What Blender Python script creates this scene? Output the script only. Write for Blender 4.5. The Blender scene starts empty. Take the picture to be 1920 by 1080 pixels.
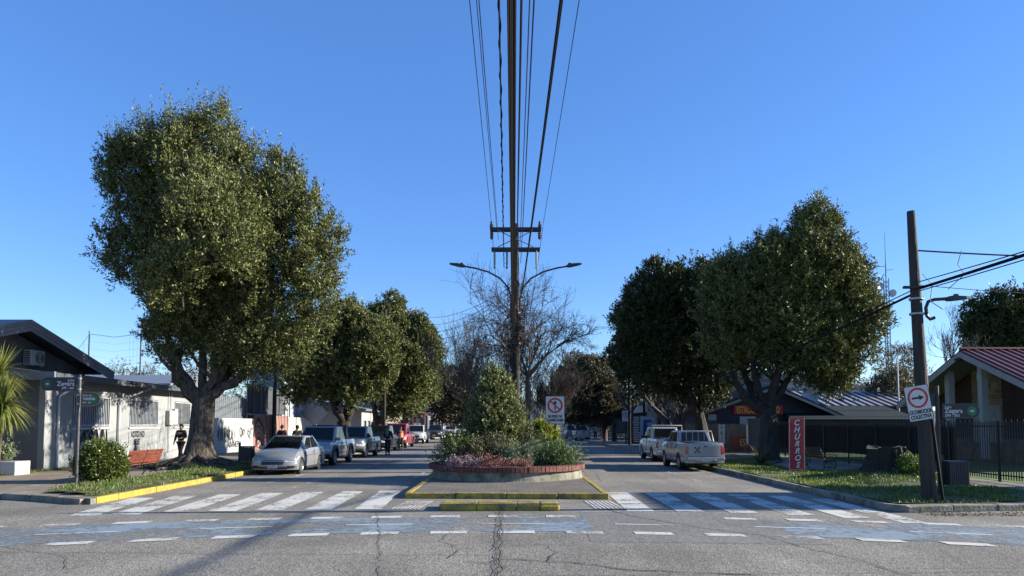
import bpy, bmesh, math, random
import numpy as np
from mathutils import Vector, Matrix, noise
random.seed(7)
rng = np.random.default_rng(11)
R = math.radians
scene = bpy.context.scene
COL = scene.collection

# ---------------------------------------------------------------- camera
EYE = 1.95; PITCH = R(3.3); FPX = 1331.0; CY = 718.3
cam_d = bpy.data.cameras.new('camera'); cam = bpy.data.objects.new('camera', cam_d); COL.objects.link(cam)
cam.location = (0, 0, EYE); cam.rotation_euler = (R(90) + PITCH, 0, 0)
cam_d.sensor_width = 36; cam_d.lens = 36 * FPX / 1920
cam_d.shift_y = (CY - 540) / 1920
cam_d.clip_start = 0.1; cam_d.clip_end = 6000
scene.camera = cam
# ---------------------------------------------------------------- sky and sun
SUN_EL = 20.0; SUN_AZ = 3.2      # azimuth: degrees from +X towards +Y
world = bpy.data.worlds.new("World"); scene.world = world; world.use_nodes = True
wn = world.node_tree; wn.nodes.clear()
wo = wn.nodes.new('ShaderNodeOutputWorld'); wb = wn.nodes.new('ShaderNodeBackground')
sky = wn.nodes.new('ShaderNodeTexSky'); sky.sky_type = 'NISHITA'; sky.sun_disc = False
sky.sun_elevation = R(SUN_EL); sky.sun_rotation = R(90 - SUN_AZ)
sky.air_density = 1.0; sky.dust_density = 0.1; sky.ozone_density = 4.0; sky.altitude = 100
wb.inputs[1].default_value = 0.10
hsv = wn.nodes.new('ShaderNodeHueSaturation'); hsv.inputs['Saturation'].default_value = 1.16; hsv.inputs['Hue'].default_value = 0.512; wn.links.new(sky.outputs[0], hsv.inputs['Color'])
smx = wn.nodes.new('ShaderNodeMix'); smx.data_type = 'RGBA'; smx.inputs[0].default_value = 0.35; smx.inputs[7].default_value = (.46, 1.27, 3.15, 1)   # clear deep blue air
wn.links.new(hsv.outputs[0], smx.inputs[6]); wn.links.new(smx.outputs[2], wb.inputs[0]); wn.links.new(wb.outputs[0], wo.inputs[0])
sd = bpy.data.lights.new('sun', 'SUN'); sd.energy = 5.0; sd.angle = R(0.53); sd.color = (1.0, 0.93, 0.80)
sun = bpy.data.objects.new('sun', sd); COL.objects.link(sun)
sv = Vector((math.cos(R(SUN_EL)) * math.cos(R(SUN_AZ)), math.cos(R(SUN_EL)) * math.sin(R(SUN_AZ)), math.sin(R(SUN_EL))))
sun.rotation_euler = sv.to_track_quat('Z', 'Y').to_euler()
vs = scene.view_settings; vs.view_transform = 'Standard'; vs.look = 'None'; vs.exposure = 1.4; vs.gamma = 1
scene.render.engine = 'CYCLES'

def at(px, py, Y):
    """real point at distance Y that the photograph shows at pixel px, py"""
    u = (px - 960) / FPX; v = (CY - py) / FPX
    y = math.cos(PITCH) - v * math.sin(PITCH); w = math.sin(PITCH) + v * math.cos(PITCH)
    t = Y / y
    return Vector((u * t, Y, EYE + w * t))

# ---------------------------------------------------------------- materials
MATS = {}; ALB = 0.80   # overall paint and stone reflectance
def mat(name, col, rough=0.6, metal=0.0, var=0.0, vscale=3.0, col2=None, bump=0.0, bscale=30.0, spec=0.5, coat=0.0, detail=4, emit=None, trans=0.0, stretch=None):
    if name in MATS: return MATS[name]
    col = tuple(c * ALB for c in col); col2 = tuple(c * ALB for c in col2) if col2 else None
    m = bpy.data.materials.new(name); m.use_nodes = True; MATS[name] = m
    n = m.node_tree; b = n.nodes['Principled BSDF']
    b.inputs['Roughness'].default_value = rough; b.inputs['Metallic'].default_value = metal
    b.inputs['Specular IOR Level'].default_value = spec; b.inputs['Coat Weight'].default_value = coat
    b.inputs['Base Color'].default_value = (*col, 1)
    if trans: b.inputs['Transmission Weight'].default_value = trans
    tc = n.nodes.new('ShaderNodeTexCoord'); co = tc.outputs['Object']
    if stretch:
        mp = n.nodes.new('ShaderNodeMapping'); mp.inputs['Scale'].default_value = stretch
        n.links.new(co, mp.inputs[0]); co = mp.outputs[0]
    if var or col2:
        nz = n.nodes.new('ShaderNodeTexNoise'); nz.inputs['Scale'].default_value = vscale; nz.inputs['Detail'].default_value = detail
        nz.inputs['Roughness'].default_value = 0.65
        n.links.new(co, nz.inputs['Vector'])
        rp = n.nodes.new('ShaderNodeValToRGB'); rp.color_ramp.elements[0].position = 0.35; rp.color_ramp.elements[1].position = 0.68
        c2 = col2 if col2 else tuple(max(0, c * (1 - var)) for c in col)
        rp.color_ramp.elements[0].color = (*c2, 1); rp.color_ramp.elements[1].color = (*[min(1, c * (1 + var * .4)) for c in col], 1)
        n.links.new(nz.outputs['Fac'], rp.inputs[0]); n.links.new(rp.outputs[0], b.inputs['Base Color'])
    if bump:
        nb = n.nodes.new('ShaderNodeTexNoise'); nb.inputs['Scale'].default_value = bscale; nb.inputs['Detail'].default_value = 3
        n.links.new(co, nb.inputs['Vector'])
        bp = n.nodes.new('ShaderNodeBump'); bp.inputs['Strength'].default_value = bump; bp.inputs['Distance'].default_value = 0.08 if 'bark' in name or 'stump' in name else 0.03
        n.links.new(nb.outputs['Fac'], bp.inputs['Height']); n.links.new(bp.outputs[0], b.inputs['Normal'])
    if emit:
        b.inputs['Emission Color'].default_value = (*col, 1); b.inputs['Emission Strength'].default_value = emit
    return m

def leafmat(name, c1, c2, rough=0.45, transl=0.22, spec=0.5):
    m = bpy.data.materials.new(name); m.use_nodes = True; n = m.node_tree; b = n.nodes['Principled BSDF']
    g = n.nodes.new('ShaderNodeNewGeometry'); rp = n.nodes.new('ShaderNodeValToRGB')
    rp.color_ramp.elements[0].color = (*c1, 1); rp.color_ramp.elements[1].color = (*c2, 1)
    n.links.new(g.outputs['Random Per Island'], rp.inputs[0]); n.links.new(rp.outputs[0], b.inputs['Base Color'])
    b.inputs['Roughness'].default_value = rough; b.inputs['Specular IOR Level'].default_value = spec
    tr = n.nodes.new('ShaderNodeBsdfTranslucent'); mx = n.nodes.new('ShaderNodeMixShader'); mx.inputs[0].default_value = transl
    hs = n.nodes.new('ShaderNodeHueSaturation'); hs.inputs['Value'].default_value = 1.6; hs.inputs['Saturation'].default_value = 1.15
    n.links.new(rp.outputs[0], hs.inputs['Color']); n.links.new(hs.outputs[0], tr.inputs[0])
    n.links.new(b.outputs[0], mx.inputs[1]); n.links.new(tr.outputs[0], mx.inputs[2])
    n.links.new(mx.outputs[0], n.nodes['Material Output'].inputs[0]); MATS[name] = m
    return m

def worn(name, col, amount=0.5, scale=6.0, rough=0.7, under=None):
    """paint worn through in patches: transparent where worn off"""
    col = tuple(c * ALB for c in col)
    m = bpy.data.materials.new(name); m.use_nodes = True; n = m.node_tree; b = n.nodes['Principled BSDF']
    b.inputs['Base Color'].default_value = (*col, 1); b.inputs['Roughness'].default_value = rough
    g = n.nodes.new('ShaderNodeNewGeometry')
    nz = n.nodes.new('ShaderNodeTexNoise'); nz.inputs['Scale'].default_value = scale; nz.inputs['Detail'].default_value = 8; nz.inputs['Roughness'].default_value = 0.75
    nz2 = n.nodes.new('ShaderNodeTexNoise'); nz2.inputs['Scale'].default_value = scale * .12; nz2.inputs['Detail'].default_value = 3
    ad = n.nodes.new('ShaderNodeMath'); ad.operation = 'ADD'; mu = n.nodes.new('ShaderNodeMath'); mu.operation = 'MULTIPLY'; mu.inputs[1].default_value = 0.8
    rp = n.nodes.new('ShaderNodeValToRGB')
    n.links.new(g.outputs['Position'], nz.inputs['Vector']); n.links.new(g.outputs['Position'], nz2.inputs['Vector'])
    n.links.new(nz2.outputs['Fac'], mu.inputs[0]); n.links.new(nz.outputs['Fac'], ad.inputs[0]); n.links.new(mu.outputs[0], ad.inputs[1])
    rp.color_ramp.elements[0].position = amount * 1.8 - 0.10; rp.color_ramp.elements[1].position = min(1, amount * 1.8 + 0.10)
    n.links.new(ad.outputs[0], rp.inputs[0])
    t = n.nodes.new('ShaderNodeBsdfTransparent'); mx = n.nodes.new('ShaderNodeMixShader')
    n.links.new(rp.outputs[0], mx.inputs[0]); n.links.new(t.outputs[0], mx.inputs[1]); n.links.new(b.outputs[0], mx.inputs[2])
    n.links.new(mx.outputs[0], n.nodes['Material Output'].inputs[0]); MATS[name] = m
    return m

# ---------------------------------------------------------------- mesh helpers
class MB:
    def __init__(s): s.v = []; s.f = []; s.mi = []; s.cur = 0
    def face(s, idx): s.f.append(tuple(idx)); s.mi.append(s.cur)
    def poly(s, pts):
        k = len(s.v); s.v += [tuple(p) for p in pts]; s.face(range(k, k + len(pts))); return s
    def box(s, x0, x1, y0, y1, z0, z1, M=None):
        k = len(s.v); P = [(x, y, z) for z in (z0, z1) for y in (y0, y1) for x in (x0, x1)]
        if M is not None: P = [tuple(M @ Vector(p)) for p in P]
        s.v += P
        for q in ((0, 2, 3, 1), (4, 5, 7, 6), (0, 1, 5, 4), (2, 6, 7, 3), (0, 4, 6, 2), (1, 3, 7, 5)): s.face([k + i for i in q])
        return s
    def tube(s, pts, rad, n=8, caps=True):
        pts = [Vector(p) for p in pts]; N = len(pts)
        if not hasattr(rad, '__len__'): rad = [rad] * N
        k = len(s.v); up = None
        for i, p in enumerate(pts):
            d = (pts[min(i + 1, N - 1)] - pts[max(i - 1, 0)])
            d = d.normalized() if d.length > 1e-9 else Vector((0, 0, 1))
            if up is None: up = Vector((0, 0, 1)) if abs(d.z) < .9 else Vector((1, 0, 0))
            a = d.cross(up)
            if a.length < 1e-4: a = d.cross(Vector((0, 1, 0)))
            a.normalize(); b = a.cross(d).normalized(); up = b
            for j in range(n):
                t = 2 * math.pi * j / n
                s.v.append(tuple(p + (a * math.cos(t) + b * math.sin(t)) * rad[i]))
        for i in range(N - 1):
            for j in range(n):
                s.face((k + i * n + j, k + i * n + (j + 1) % n, k + (i + 1) * n + (j + 1) % n, k + (i + 1) * n + j))
        if caps: s.face([k + j for j in range(n)][::-1]); s.face([k + (N - 1) * n + j for j in range(n)])
        return s
    def prism(s, poly, z0, z1):
        k = len(s.v); n = len(poly)
        s.v += [(p[0], p[1], z0) for p in poly] + [(p[0], p[1], z1) for p in poly]
        s.face([k + i for i in range(n)][::-1]); s.face([k + n + i for i in range(n)])
        for i in range(n): j = (i + 1) % n; s.face((k + i, k + j, k + n + j, k + n + i))
        return s
    def prismx(s, poly, x0, x1):          # poly in (y,z), swept along x
        k = len(s.v); n = len(poly)
        s.v += [(x0, p[0], p[1]) for p in poly] + [(x1, p[0], p[1]) for p in poly]
        s.face([k + i for i in range(n)]); s.face([k + n + i for i in range(n)][::-1])
        for i in range(n): j = (i + 1) % n; s.face((k + i, k + n + i, k + n + j, k + j))
        return s
    def prismy(s, poly, y0, y1):          # poly in (x,z)
        k = len(s.v); n = len(poly)
        s.v += [(p[0], y0, p[1]) for p in poly] + [(p[0], y1, p[1]) for p in poly]
        s.face([k + i for i in range(n)][::-1]); s.face([k + n + i for i in range(n)])
        for i in range(n): j = (i + 1) % n; s.face((k + i, k + j, k + n + j, k + n + i))
        return s
    def lathe(s, prof, c=(0, 0, 0), n=20, axis='z'):
        k = len(s.v); m = len(prof)
        for (r, h) in prof:
            for j in range(n):
                t = 2 * math.pi * j / n
                if axis == 'z': s.v.append((c[0] + r * math.cos(t), c[1] + r * math.sin(t), c[2] + h))
                else: s.v.append((c[0] + h, c[1] + r * math.cos(t), c[2] + r * math.sin(t)))
        for i in range(m - 1):
            for j in range(n): s.face((k + i * n + j, k + i * n + (j + 1) % n, k + (i + 1) * n + (j + 1) % n, k + (i + 1) * n + j))
        return s
    def build(s, name, m, parent=None, smooth=False, bevel=0, W=None, loc=None, fixn=True, L=None):
        me = bpy.data.meshes.new(name)
        off = Vector(W) if W is not None else (Vector(loc) if loc is not None else None)
        v = s.v if off is None else [(p[0] - off.x, p[1] - off.y, p[2] - off.z) for p in s.v]
        me.from_pydata(v, [], s.f)
        ms = m if isinstance(m, (list, tuple)) else [m]
        for q in ms: me.materials.append(q)
        if len(ms) > 1: me.polygons.foreach_set('material_index', s.mi)
        if fixn:
            bm = bmesh.new(); bm.from_mesh(me); bmesh.ops.recalc_face_normals(bm, faces=bm.faces); bm.to_mesh(me); bm.free()
        if smooth:
            me.polygons.foreach_set('use_smooth', [True] * len(me.polygons)); me.set_sharp_from_angle(angle=R(38 if smooth is True else smooth))
        me.update()
        o = bpy.data.objects.new(name, me); COL.objects.link(o)
        if parent: o.parent = parent
        if loc is not None: o.location = loc
        if L is not None: o.location = L
        if bevel:
            b = o.modifiers.new('bevel', 'BEVEL'); b.width = bevel; b.segments = 2; b.limit_method = 'ANGLE'
        return o

def thing(name, label, cat, loc=(0, 0, 0), rz=0, group=None):
    o = bpy.data.objects.new(name, None); COL.objects.link(o); o.empty_display_size = 0.2
    o.location = loc; o.rotation_euler = (0, 0, rz); o['label'] = label; o['category'] = cat
    if group: o['group'] = group
    return o
def tag(o, label, cat, group=None, kind=None):
    o['label'] = label; o['category'] = cat
    if group: o['group'] = group
    if kind: o['kind'] = kind
    return o
def struct(o): o['kind'] = 'structure'; return o
def stuff(o, label, cat): o['kind'] = 'stuff'; o['label'] = label; o['category'] = cat; return o
def children(o): return [c for c in bpy.data.objects if c.parent == o]
def copy_tree(o, parent=None):
    c = o.copy(); COL.objects.link(c)
    if parent: c.parent = parent
    for ch in children(o): copy_tree(ch, c)
    return c

FONT_CACHE = {}
def text(name, s, size, m, parent, loc, rot=(R(90), 0, 0), align='CENTER', bold=0.0, shear=0.0, sx=1.0, ext=0.002, top=None):
    cu = bpy.data.curves.new(name, 'FONT'); cu.body = s; cu.size = size; cu.align_x = align; cu.align_y = 'CENTER'
    cu.offset = bold; cu.shear = shear; cu.extrude = ext; cu.resolution_u = 3
    o = bpy.data.objects.new(name, cu); COL.objects.link(o)
    dg = bpy.context.evaluated_depsgraph_get(); dg.update()
    me = bpy.data.meshes.new_from_object(o.evaluated_get(dg)); bpy.data.objects.remove(o); bpy.data.curves.remove(cu)
    me.materials.clear(); me.materials.append(m); me.name = name
    t = bpy.data.objects.new(name, me); COL.objects.link(t); t.location = loc; t.rotation_euler = rot; t.scale = (sx, 1, 1)
    if parent: t.parent = parent
    return t

def ribbon(mb, pts, w, plane='x', off=0.0):
    """flat stroke on a wall; pts are (a, z) in the wall plane, plane 'x': wall at x=off, 'y': wall at y=off, 'z': ground"""
    P = [Vector(p) for p in pts]; L = []
    for i, p in enumerate(P):
        d = P[min(i + 1, len(P) - 1)] - P[max(i - 1, 0)]
        nrm = Vector((-d.y, d.x)); nrm = nrm.normalized() if nrm.length > 0 else Vector((0, 1))
        ww = w[i] if hasattr(w, '__len__') else w
        L.append((p + nrm * ww / 2, p - nrm * ww / 2))
    def T(q): return (off, q.x, q.y) if plane == 'x' else ((q.x, off, q.y) if plane == 'y' else (q.x, q.y, off))
    for i in range(len(P) - 1): mb.poly([T(L[i][0]), T(L[i + 1][0]), T(L[i + 1][1]), T(L[i][1])])

# ---------------------------------------------------------------- foliage
def leaves_mesh(name, m, P, D, l, w, parent=None, loc=None, mats=None):
    """one rhombic leaf for each row: base point P, direction D, length l, width w"""
    n = len(P); D = D / (np.linalg.norm(D, axis=1, keepdims=True) + 1e-9)
    rd = rng.normal(size=(n, 3)); S = np.cross(D, rd); S /= (np.linalg.norm(S, axis=1, keepdims=True) + 1e-9)
    l = np.asarray(l).reshape(-1, 1) * np.ones((n, 1)); w = np.asarray(w).reshape(-1, 1) * np.ones((n, 1))
    V = np.empty((n, 4, 3)); V[:, 0] = P; V[:, 1] = P + D * l * .45 + S * w * .5; V[:, 2] = P + D * l; V[:, 3] = P + D * l * .45 - S * w * .5
    if loc is not None: V -= np.array(loc)
    me = bpy.data.meshes.new(name); me.vertices.add(n * 4); me.vertices.foreach_set('co', V.reshape(-1))
    me.loops.add(n * 4); me.loops.foreach_set('vertex_index', np.arange(n * 4, dtype=np.int32))
    me.polygons.add(n); me.polygons.foreach_set('loop_start', np.arange(0, n * 4, 4, dtype=np.int32))
    me.materials.append(m); me.update(calc_edges=True); me.validate()
    o = bpy.data.objects.new(name, me); COL.objects.link(o)
    if parent: o.parent = parent
    if loc is not None and parent is None: o.location = loc
    return o

def clumps(blobs, nclump, per, csize, leaf=0.12, lw=0.35, nl=12, splen=0.5, up=0.8, inner=0.25, tipup=0.0, flat=1.0):
    """leaf base points and directions: sprigs gathered in clumps over the blobs' surfaces"""
    B = np.array(blobs, float); area = (B[:, 3] * B[:, 4] * B[:, 5]) ** (2 / 3); pr = area / area.sum()
    k = rng.choice(len(B), nclump * 3, p=pr); d = rng.normal(size=(len(k), 3)); d /= np.linalg.norm(d, axis=1, keepdims=True)
    rr = 1 - np.abs(rng.normal(0, .12, len(k)))
    isin = rng.random(len(k)) < inner; rr[isin] = rng.random(isin.sum()) ** .5 * .85
    lump = 1 + .08 * np.sin(5 * d[:, 0] + 3 * d[:, 2] + k) + .06 * np.sin(9 * d[:, 1] - 7 * d[:, 2] + 2 * k)
    C = B[k, :3] + d * B[k, 3:] * (rr * lump)[:, None]
    keep = np.ones(len(C), bool)
    for j in range(len(B)):
        q = (((C - B[j, :3]) / B[j, 3:]) ** 2).sum(1) ** .5
        keep &= ~((q < .72) & ~isin & (k != j))
    C = C[keep][:nclump]; d = d[keep][:nclump]; k = k[keep][:nclump]
    n = len(C); cs = csize * rng.uniform(.55, 1.35, n)
    idx = np.repeat(np.arange(n), per)
    off = rng.normal(size=(len(idx), 3)) * .5 * cs[idx][:, None] * np.array([1, 1, 1.25 * flat])
    S = C[idx] + off
    sd_ = d[idx] * .55 + np.array([0, 0, up]) + rng.normal(size=(len(idx), 3)) * .38 + off * .5 / csize
    sd_ /= np.linalg.norm(sd_, axis=1, keepdims=True)
    L = splen * rng.uniform(.5, 1.3, len(idx))
    if tipup:
        top = (d[idx][:, 2] > .35) & (rng.random(len(idx)) < .10); L[top] *= 1.3 + tipup * rng.random(top.sum()); sd_[top] = sd_[top] * .22 + np.array([0, 0, 1.])
    ii = np.repeat(np.arange(len(idx)), nl); t = rng.random(len(ii))
    P = S[ii] + sd_[ii] * (L[ii] * t)[:, None] + rng.normal(size=(len(ii), 3)) * .03
    D = sd_[ii] * .75 + rng.normal(size=(len(ii), 3)) * .55
    l = leaf * rng.uniform(.6, 1.25, len(ii))
    return P, D, l, l * lw

def sublobes(blobs, n, r, up=1.55, shrink=.80):
    """break smooth crown masses into many upright lobes of about radius r"""
    B = np.array(blobs, float); B[:, 3:] *= .95; area = (B[:, 3] * B[:, 4] * B[:, 5]) ** (2 / 3); out = []
    k = rng.choice(len(B), n * 4, p=area / area.sum()); d = rng.normal(size=(len(k), 3)); d /= np.linalg.norm(d, axis=1, keepdims=True)
    rr = r * rng.uniform(.5, 1.2, len(k)); sc = np.maximum(B[k, 3:] - rr[:, None] * .75, B[k, 3:] * .35) * rng.uniform(.66, 1.06, len(k))[:, None]
    C = B[k, :3] + d * sc
    keep = np.ones(len(C), bool)
    for j in range(len(B)): keep &= ~(((((C - B[j, :3]) / B[j, 3:]) ** 2).sum(1) ** .5 < .5) & (k != j))
    C = C[keep][:n]; rr = rr[keep][:n]
    return [(c[0], c[1], c[2], q, q, q * up) for c, q in zip(C, rr)]

def shoots(lobes, n, L, nl, leaf):
    """upright leafy leader shoots standing out of the crown's upper outline"""
    A = np.array(lobes); hz = A[:, 2] + A[:, 5]; k = rng.choice(len(A), n, p=(hz - hz.min() + .5) ** 2 / ((hz - hz.min() + .5) ** 2).sum())
    l = L * rng.uniform(.5, 1.3, n); b = A[k, :3] + np.stack([rng.normal(0, .4, n) * A[k, 3], rng.normal(0, .4, n) * A[k, 3], A[k, 5] * .7], 1)
    d = rng.normal(0, .13, (n, 3)); d[:, 2] = 1; ii = np.repeat(np.arange(n), nl); t = rng.random(len(ii)) ** .8
    P = b[ii] + d[ii] * (l[ii] * t)[:, None] + rng.normal(size=(len(ii), 3)) * (.16 * (1.1 - t))[:, None] * np.array([1, 1, .5])
    D = d[ii] * .9 + rng.normal(size=(len(ii), 3)) * .5; ll = leaf * rng.uniform(.6, 1.2, len(ii)) * (1.1 - .4 * t)
    return P, D, ll, ll * .35

def limb(mb, p0, p1, r0, r1, n=6, seg=7, bend=0.4, sagdir=None, jit=0.12):
    p0 = Vector(p0); p1 = Vector(p1); d = p1 - p0; L = d.length
    side = Vector((random.uniform(-1, 1), random.uniform(-1, 1), random.uniform(-.3, .3)))
    pts = []; rad = []
    for i in range(seg + 1):
        t = i / seg; p = p0.lerp(p1, t) + side * bend * L * .25 * math.sin(math.pi * t)
        # horizontal first, then upward
        p.z -= bend * L * .35 * math.sin(math.pi * t) * (.6 if d.z > 0 else -.2)
        if 0 < i < seg: p += Vector([random.uniform(-jit, jit) * r0 * 3 for _ in range(3)])
        pts.append(p); rad.append(r0 + (r1 - r0) * t)
    mb.tube(pts, rad, n); return pts

def bare_branches(mb, p, d, L, r, depth, spread=0.55, up=0.15, rmin=0.007, kids=(3, 5), droop=0.0, seg=4):
    pts = [p.copy()]; rad = [r]; q = p.copy(); dd = d.normalized()
    for i in range(seg):
        dd = (dd + Vector([random.gauss(0, .16) for _ in range(3)]) + Vector((0, 0, up - droop * (i / seg)))).normalized()
        q = q + dd * L / seg; pts.append(q.copy()); rad.append(max(rmin * .8, r * (1 - .6 * (i + 1) / seg)))
    mb.tube(pts, rad, 5 if r > .05 else 3, caps=False)
    if depth == 0: return
    for k in range(random.randint(*kids)):
        t = random.uniform(.3, 1); i = min(seg - 1, int(t * seg)); b = pts[i].lerp(pts[i + 1], t * seg - i)
        nd = (dd + Vector([random.gauss(0, spread) for _ in range(3)])).normalized()
        bare_branches(mb, b, nd, L * random.uniform(.5, .8), max(rmin, r * .5), depth - 1, spread, up, rmin, kids, droop, seg)
# ================================================================ MATERIALS
M = {}
def asphalt(name, c1, c2, grain=1.0):
    m = bpy.data.materials.new(name); m.use_nodes = True; n = m.node_tree; b = n.nodes['Principled BSDF']; b.inputs['Roughness'].default_value = 0.85
    b.inputs['Specular IOR Level'].default_value = 0.3
    g = n.nodes.new('ShaderNodeNewGeometry'); P = g.outputs['Position']
    def nz(sc, det, r=.6):
        q = n.nodes.new('ShaderNodeTexNoise'); q.inputs['Scale'].default_value = sc; q.inputs['Detail'].default_value = det; q.inputs['Roughness'].default_value = r
        n.links.new(P, q.inputs['Vector']); return q.outputs['Fac']
    def ramp(f, a, ca, bb, cb):
        q = n.nodes.new('ShaderNodeValToRGB'); q.color_ramp.elements[0].position = a; q.color_ramp.elements[1].position = bb
        q.color_ramp.elements[0].color = (*ca, 1); q.color_ramp.elements[1].color = (*cb, 1); n.links.new(f, q.inputs[0]); return q.outputs[0]
    def mul(a, c, fac=1.0):
        q = n.nodes.new('ShaderNodeMix'); q.data_type = 'RGBA'; q.blend_type = 'MULTIPLY'; q.inputs[0].default_value = fac
        n.links.new(a, q.inputs[6]); n.links.new(c, q.inputs[7]); return q.outputs[2]
    base = ramp(nz(.35, 5), .38, c1, .66, c2)
    v = n.nodes.new('ShaderNodeTexVoronoi'); v.inputs['Scale'].default_value = 38; n.links.new(P, v.inputs['Vector'])
    sp = n.nodes.new('ShaderNodeSeparateColor'); n.links.new(v.outputs['Color'], sp.inputs[0])
    base = mul(base, ramp(sp.outputs[0], .0, (.62, .62, .62), 1.0, (1.35, 1.33, 1.28)), .9)
    base = mul(base, ramp(nz(9, 6, .75), .36, (.74, .73, .71), .62, (1.1, 1.1, 1.1)), .9)
    # long wheel tracks and oil, running with the street
    mp = n.nodes.new('ShaderNodeMapping'); mp.inputs['Scale'].default_value = (.9, .035, 1); n.links.new(P, mp.inputs[0])
    q = n.nodes.new('ShaderNodeTexNoise'); q.inputs['Scale'].default_value = 1.0; q.inputs['Detail'].default_value = 4; n.links.new(mp.outputs[0], q.inputs['Vector'])
    base = mul(base, ramp(q.outputs['Fac'], .36, (.82, .82, .83), .6, (1.06, 1.06, 1.05)), .8)
    n.links.new(base, b.inputs['Base Color'])
    bp = n.nodes.new('ShaderNodeBump'); bp.inputs['Strength'].default_value = .55 * grain; bp.inputs['Distance'].default_value = .012
    n.links.new(v.outputs['Distance'], bp.inputs['Height'])
    bp2 = n.nodes.new('ShaderNodeBump'); bp2.inputs['Strength'].default_value = .35; bp2.inputs['Distance'].default_value = .03
    n.links.new(nz(6, 5), bp2.inputs['Height']); n.links.new(bp.outputs[0], bp2.inputs['Normal']); n.links.new(bp2.outputs[0], b.inputs['Normal'])
    MATS[name] = m; return m
A_MAIN = asphalt('asphalt', (.160, .149, .130), (.242, .225, .198))
A_PATCH = asphalt('asphalt_smooth_patch', (.15, .146, .141), (.186, .181, .174), .35)
A_DARK = asphalt('asphalt_dark_patch', (.075, .073, .07), (.12, .115, .11), .8)
WHITEP = worn('worn_white_paint', (.60, .585, .53), .45, 9)
BLUEP = worn('worn_blue_paint', (.215, .272, .315), .487, 5)
THINW = worn('faint_white_paint', (.55, .55, .52), .55, 9)
YEL = mat('yellow_kerb_paint', (.50, .36, .03), .65, col2=(.27, .20, .05), vscale=6, detail=8, bump=.5, bscale=18)
YEL_OLD = mat('old_yellow_kerb_paint', (.55, .38, .03), .7, col2=(.10, .095, .05), vscale=3.2, bump=.6, bscale=15, detail=7)
CONC = mat('kerb_concrete', (.26, .25, .22), .85, var=.5, vscale=3, bump=.6, bscale=20)
CONC_OLD = mat('mossy_concrete', (.34, .32, .27), .9, col2=(.09, .095, .06), vscale=2.2, bump=.5, bscale=14, detail=7)
def paving(name, c1, c2, mort, scale, bw=.5, rh=.25):
    m = bpy.data.materials.new(name); m.use_nodes = True; n = m.node_tree; b = n.nodes['Principled BSDF']; b.inputs['Roughness'].default_value = .85
    g = n.nodes.new('ShaderNodeNewGeometry'); br = n.nodes.new('ShaderNodeTexBrick'); br.inputs['Scale'].default_value = scale
    br.inputs['Color1'].default_value = (*c1, 1); br.inputs['Color2'].default_value = (*c2, 1); br.inputs['Mortar'].default_value = (*mort, 1)
    br.inputs['Mortar Size'].default_value = .012; br.inputs['Brick Width'].default_value = bw; br.inputs['Row Height'].default_value = rh
    n.links.new(g.outputs['Position'], br.inputs['Vector'])
    nz = n.nodes.new('ShaderNodeTexNoise'); nz.inputs['Scale'].default_value = 1.3; nz.inputs['Detail'].default_value = 7; nz.inputs['Roughness'].default_value = .7; n.links.new(g.outputs['Position'], nz.inputs['Vector'])
    rp = n.nodes.new('ShaderNodeValToRGB'); rp.color_ramp.elements[0].position = .35; rp.color_ramp.elements[1].position = .65
    rp.color_ramp.elements[0].color = (.6, .6, .58, 1); rp.color_ramp.elements[1].color = (1.1, 1.1, 1.1, 1); n.links.new(nz.outputs['Fac'], rp.inputs[0])
    mx = n.nodes.new('ShaderNodeMix'); mx.data_type = 'RGBA'; mx.blend_type = 'MULTIPLY'; mx.inputs[0].default_value = .9
    n.links.new(br.outputs['Color'], mx.inputs[6]); n.links.new(rp.outputs[0], mx.inputs[7]); n.links.new(mx.outputs[2], b.inputs['Base Color'])
    bp = n.nodes.new('ShaderNodeBump'); bp.inputs['Strength'].default_value = .5; bp.inputs['Distance'].default_value = .02; n.links.new(nz.outputs['Fac'], bp.inputs['Height']); n.links.new(bp.outputs[0], b.inputs['Normal'])
    MATS[name] = m; return m
PAVE_T = paving('tan_paving', (.27, .22, .16), (.225, .18, .135), (.14, .12, .09), 1.0, .4, .4)
PAVE_R = paving('grey_brown_paving', (.23, .195, .155), (.19, .165, .13), (.10, .09, .08), 1.0, .4, .4)
PAVE_M = paving('median_paving', (.15, .125, .10), (.12, .105, .085), (.06, .055, .05), 1.0, .3, .3)
SOIL = mat('soil', (.13, .10, .065), .95, var=.5, vscale=4, bump=.8, bscale=12)
GRASSG = mat('grass_ground', (.085, .11, .03), .95, col2=(.10, .082, .04), vscale=2.5, bump=.8, bscale=25)
LAWN = mat('lawn', (.13, .20, .04), .9, var=.4, vscale=3, bump=.8, bscale=30)
GRASSL = leafmat('grass_blades', (.035, .07, .012), (.16, .20, .04), .5, .25)
BARK = mat('bark', (.17, .135, .105), .95, col2=(.035, .028, .022), vscale=7, bump=1.0, bscale=14, detail=8, stretch=(1, 1, .35))
STUMPM = mat('rotten_stump', (.045, .036, .026), .95, col2=(.012, .010, .007), vscale=6, bump=1.0, bscale=10, detail=8, stretch=(1, 1, .35))
BARK_D = mat('dark_bark', (.065, .052, .040), .95, col2=(.018, .015, .012), vscale=5, bump=1.0, bscale=9, detail=8, stretch=(1, 1, .35))
TWIG = mat('bare_twig', (.12, .10, .085), .9, var=.3, vscale=3)
TWIG_D = mat('dark_bare_twig', (.085, .062, .05), .9, var=.3, vscale=3)
LF_MAIN = leafmat('evergreen_leaf', (.010, .018, .004), (.200, .212, .068), .5, .09, .25)
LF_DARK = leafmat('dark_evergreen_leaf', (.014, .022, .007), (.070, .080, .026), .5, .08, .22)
LF_SHRUB = leafmat('olive_shrub_leaf', (.03, .045, .015), (.22, .235, .10), .5, .15, .2)
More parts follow.
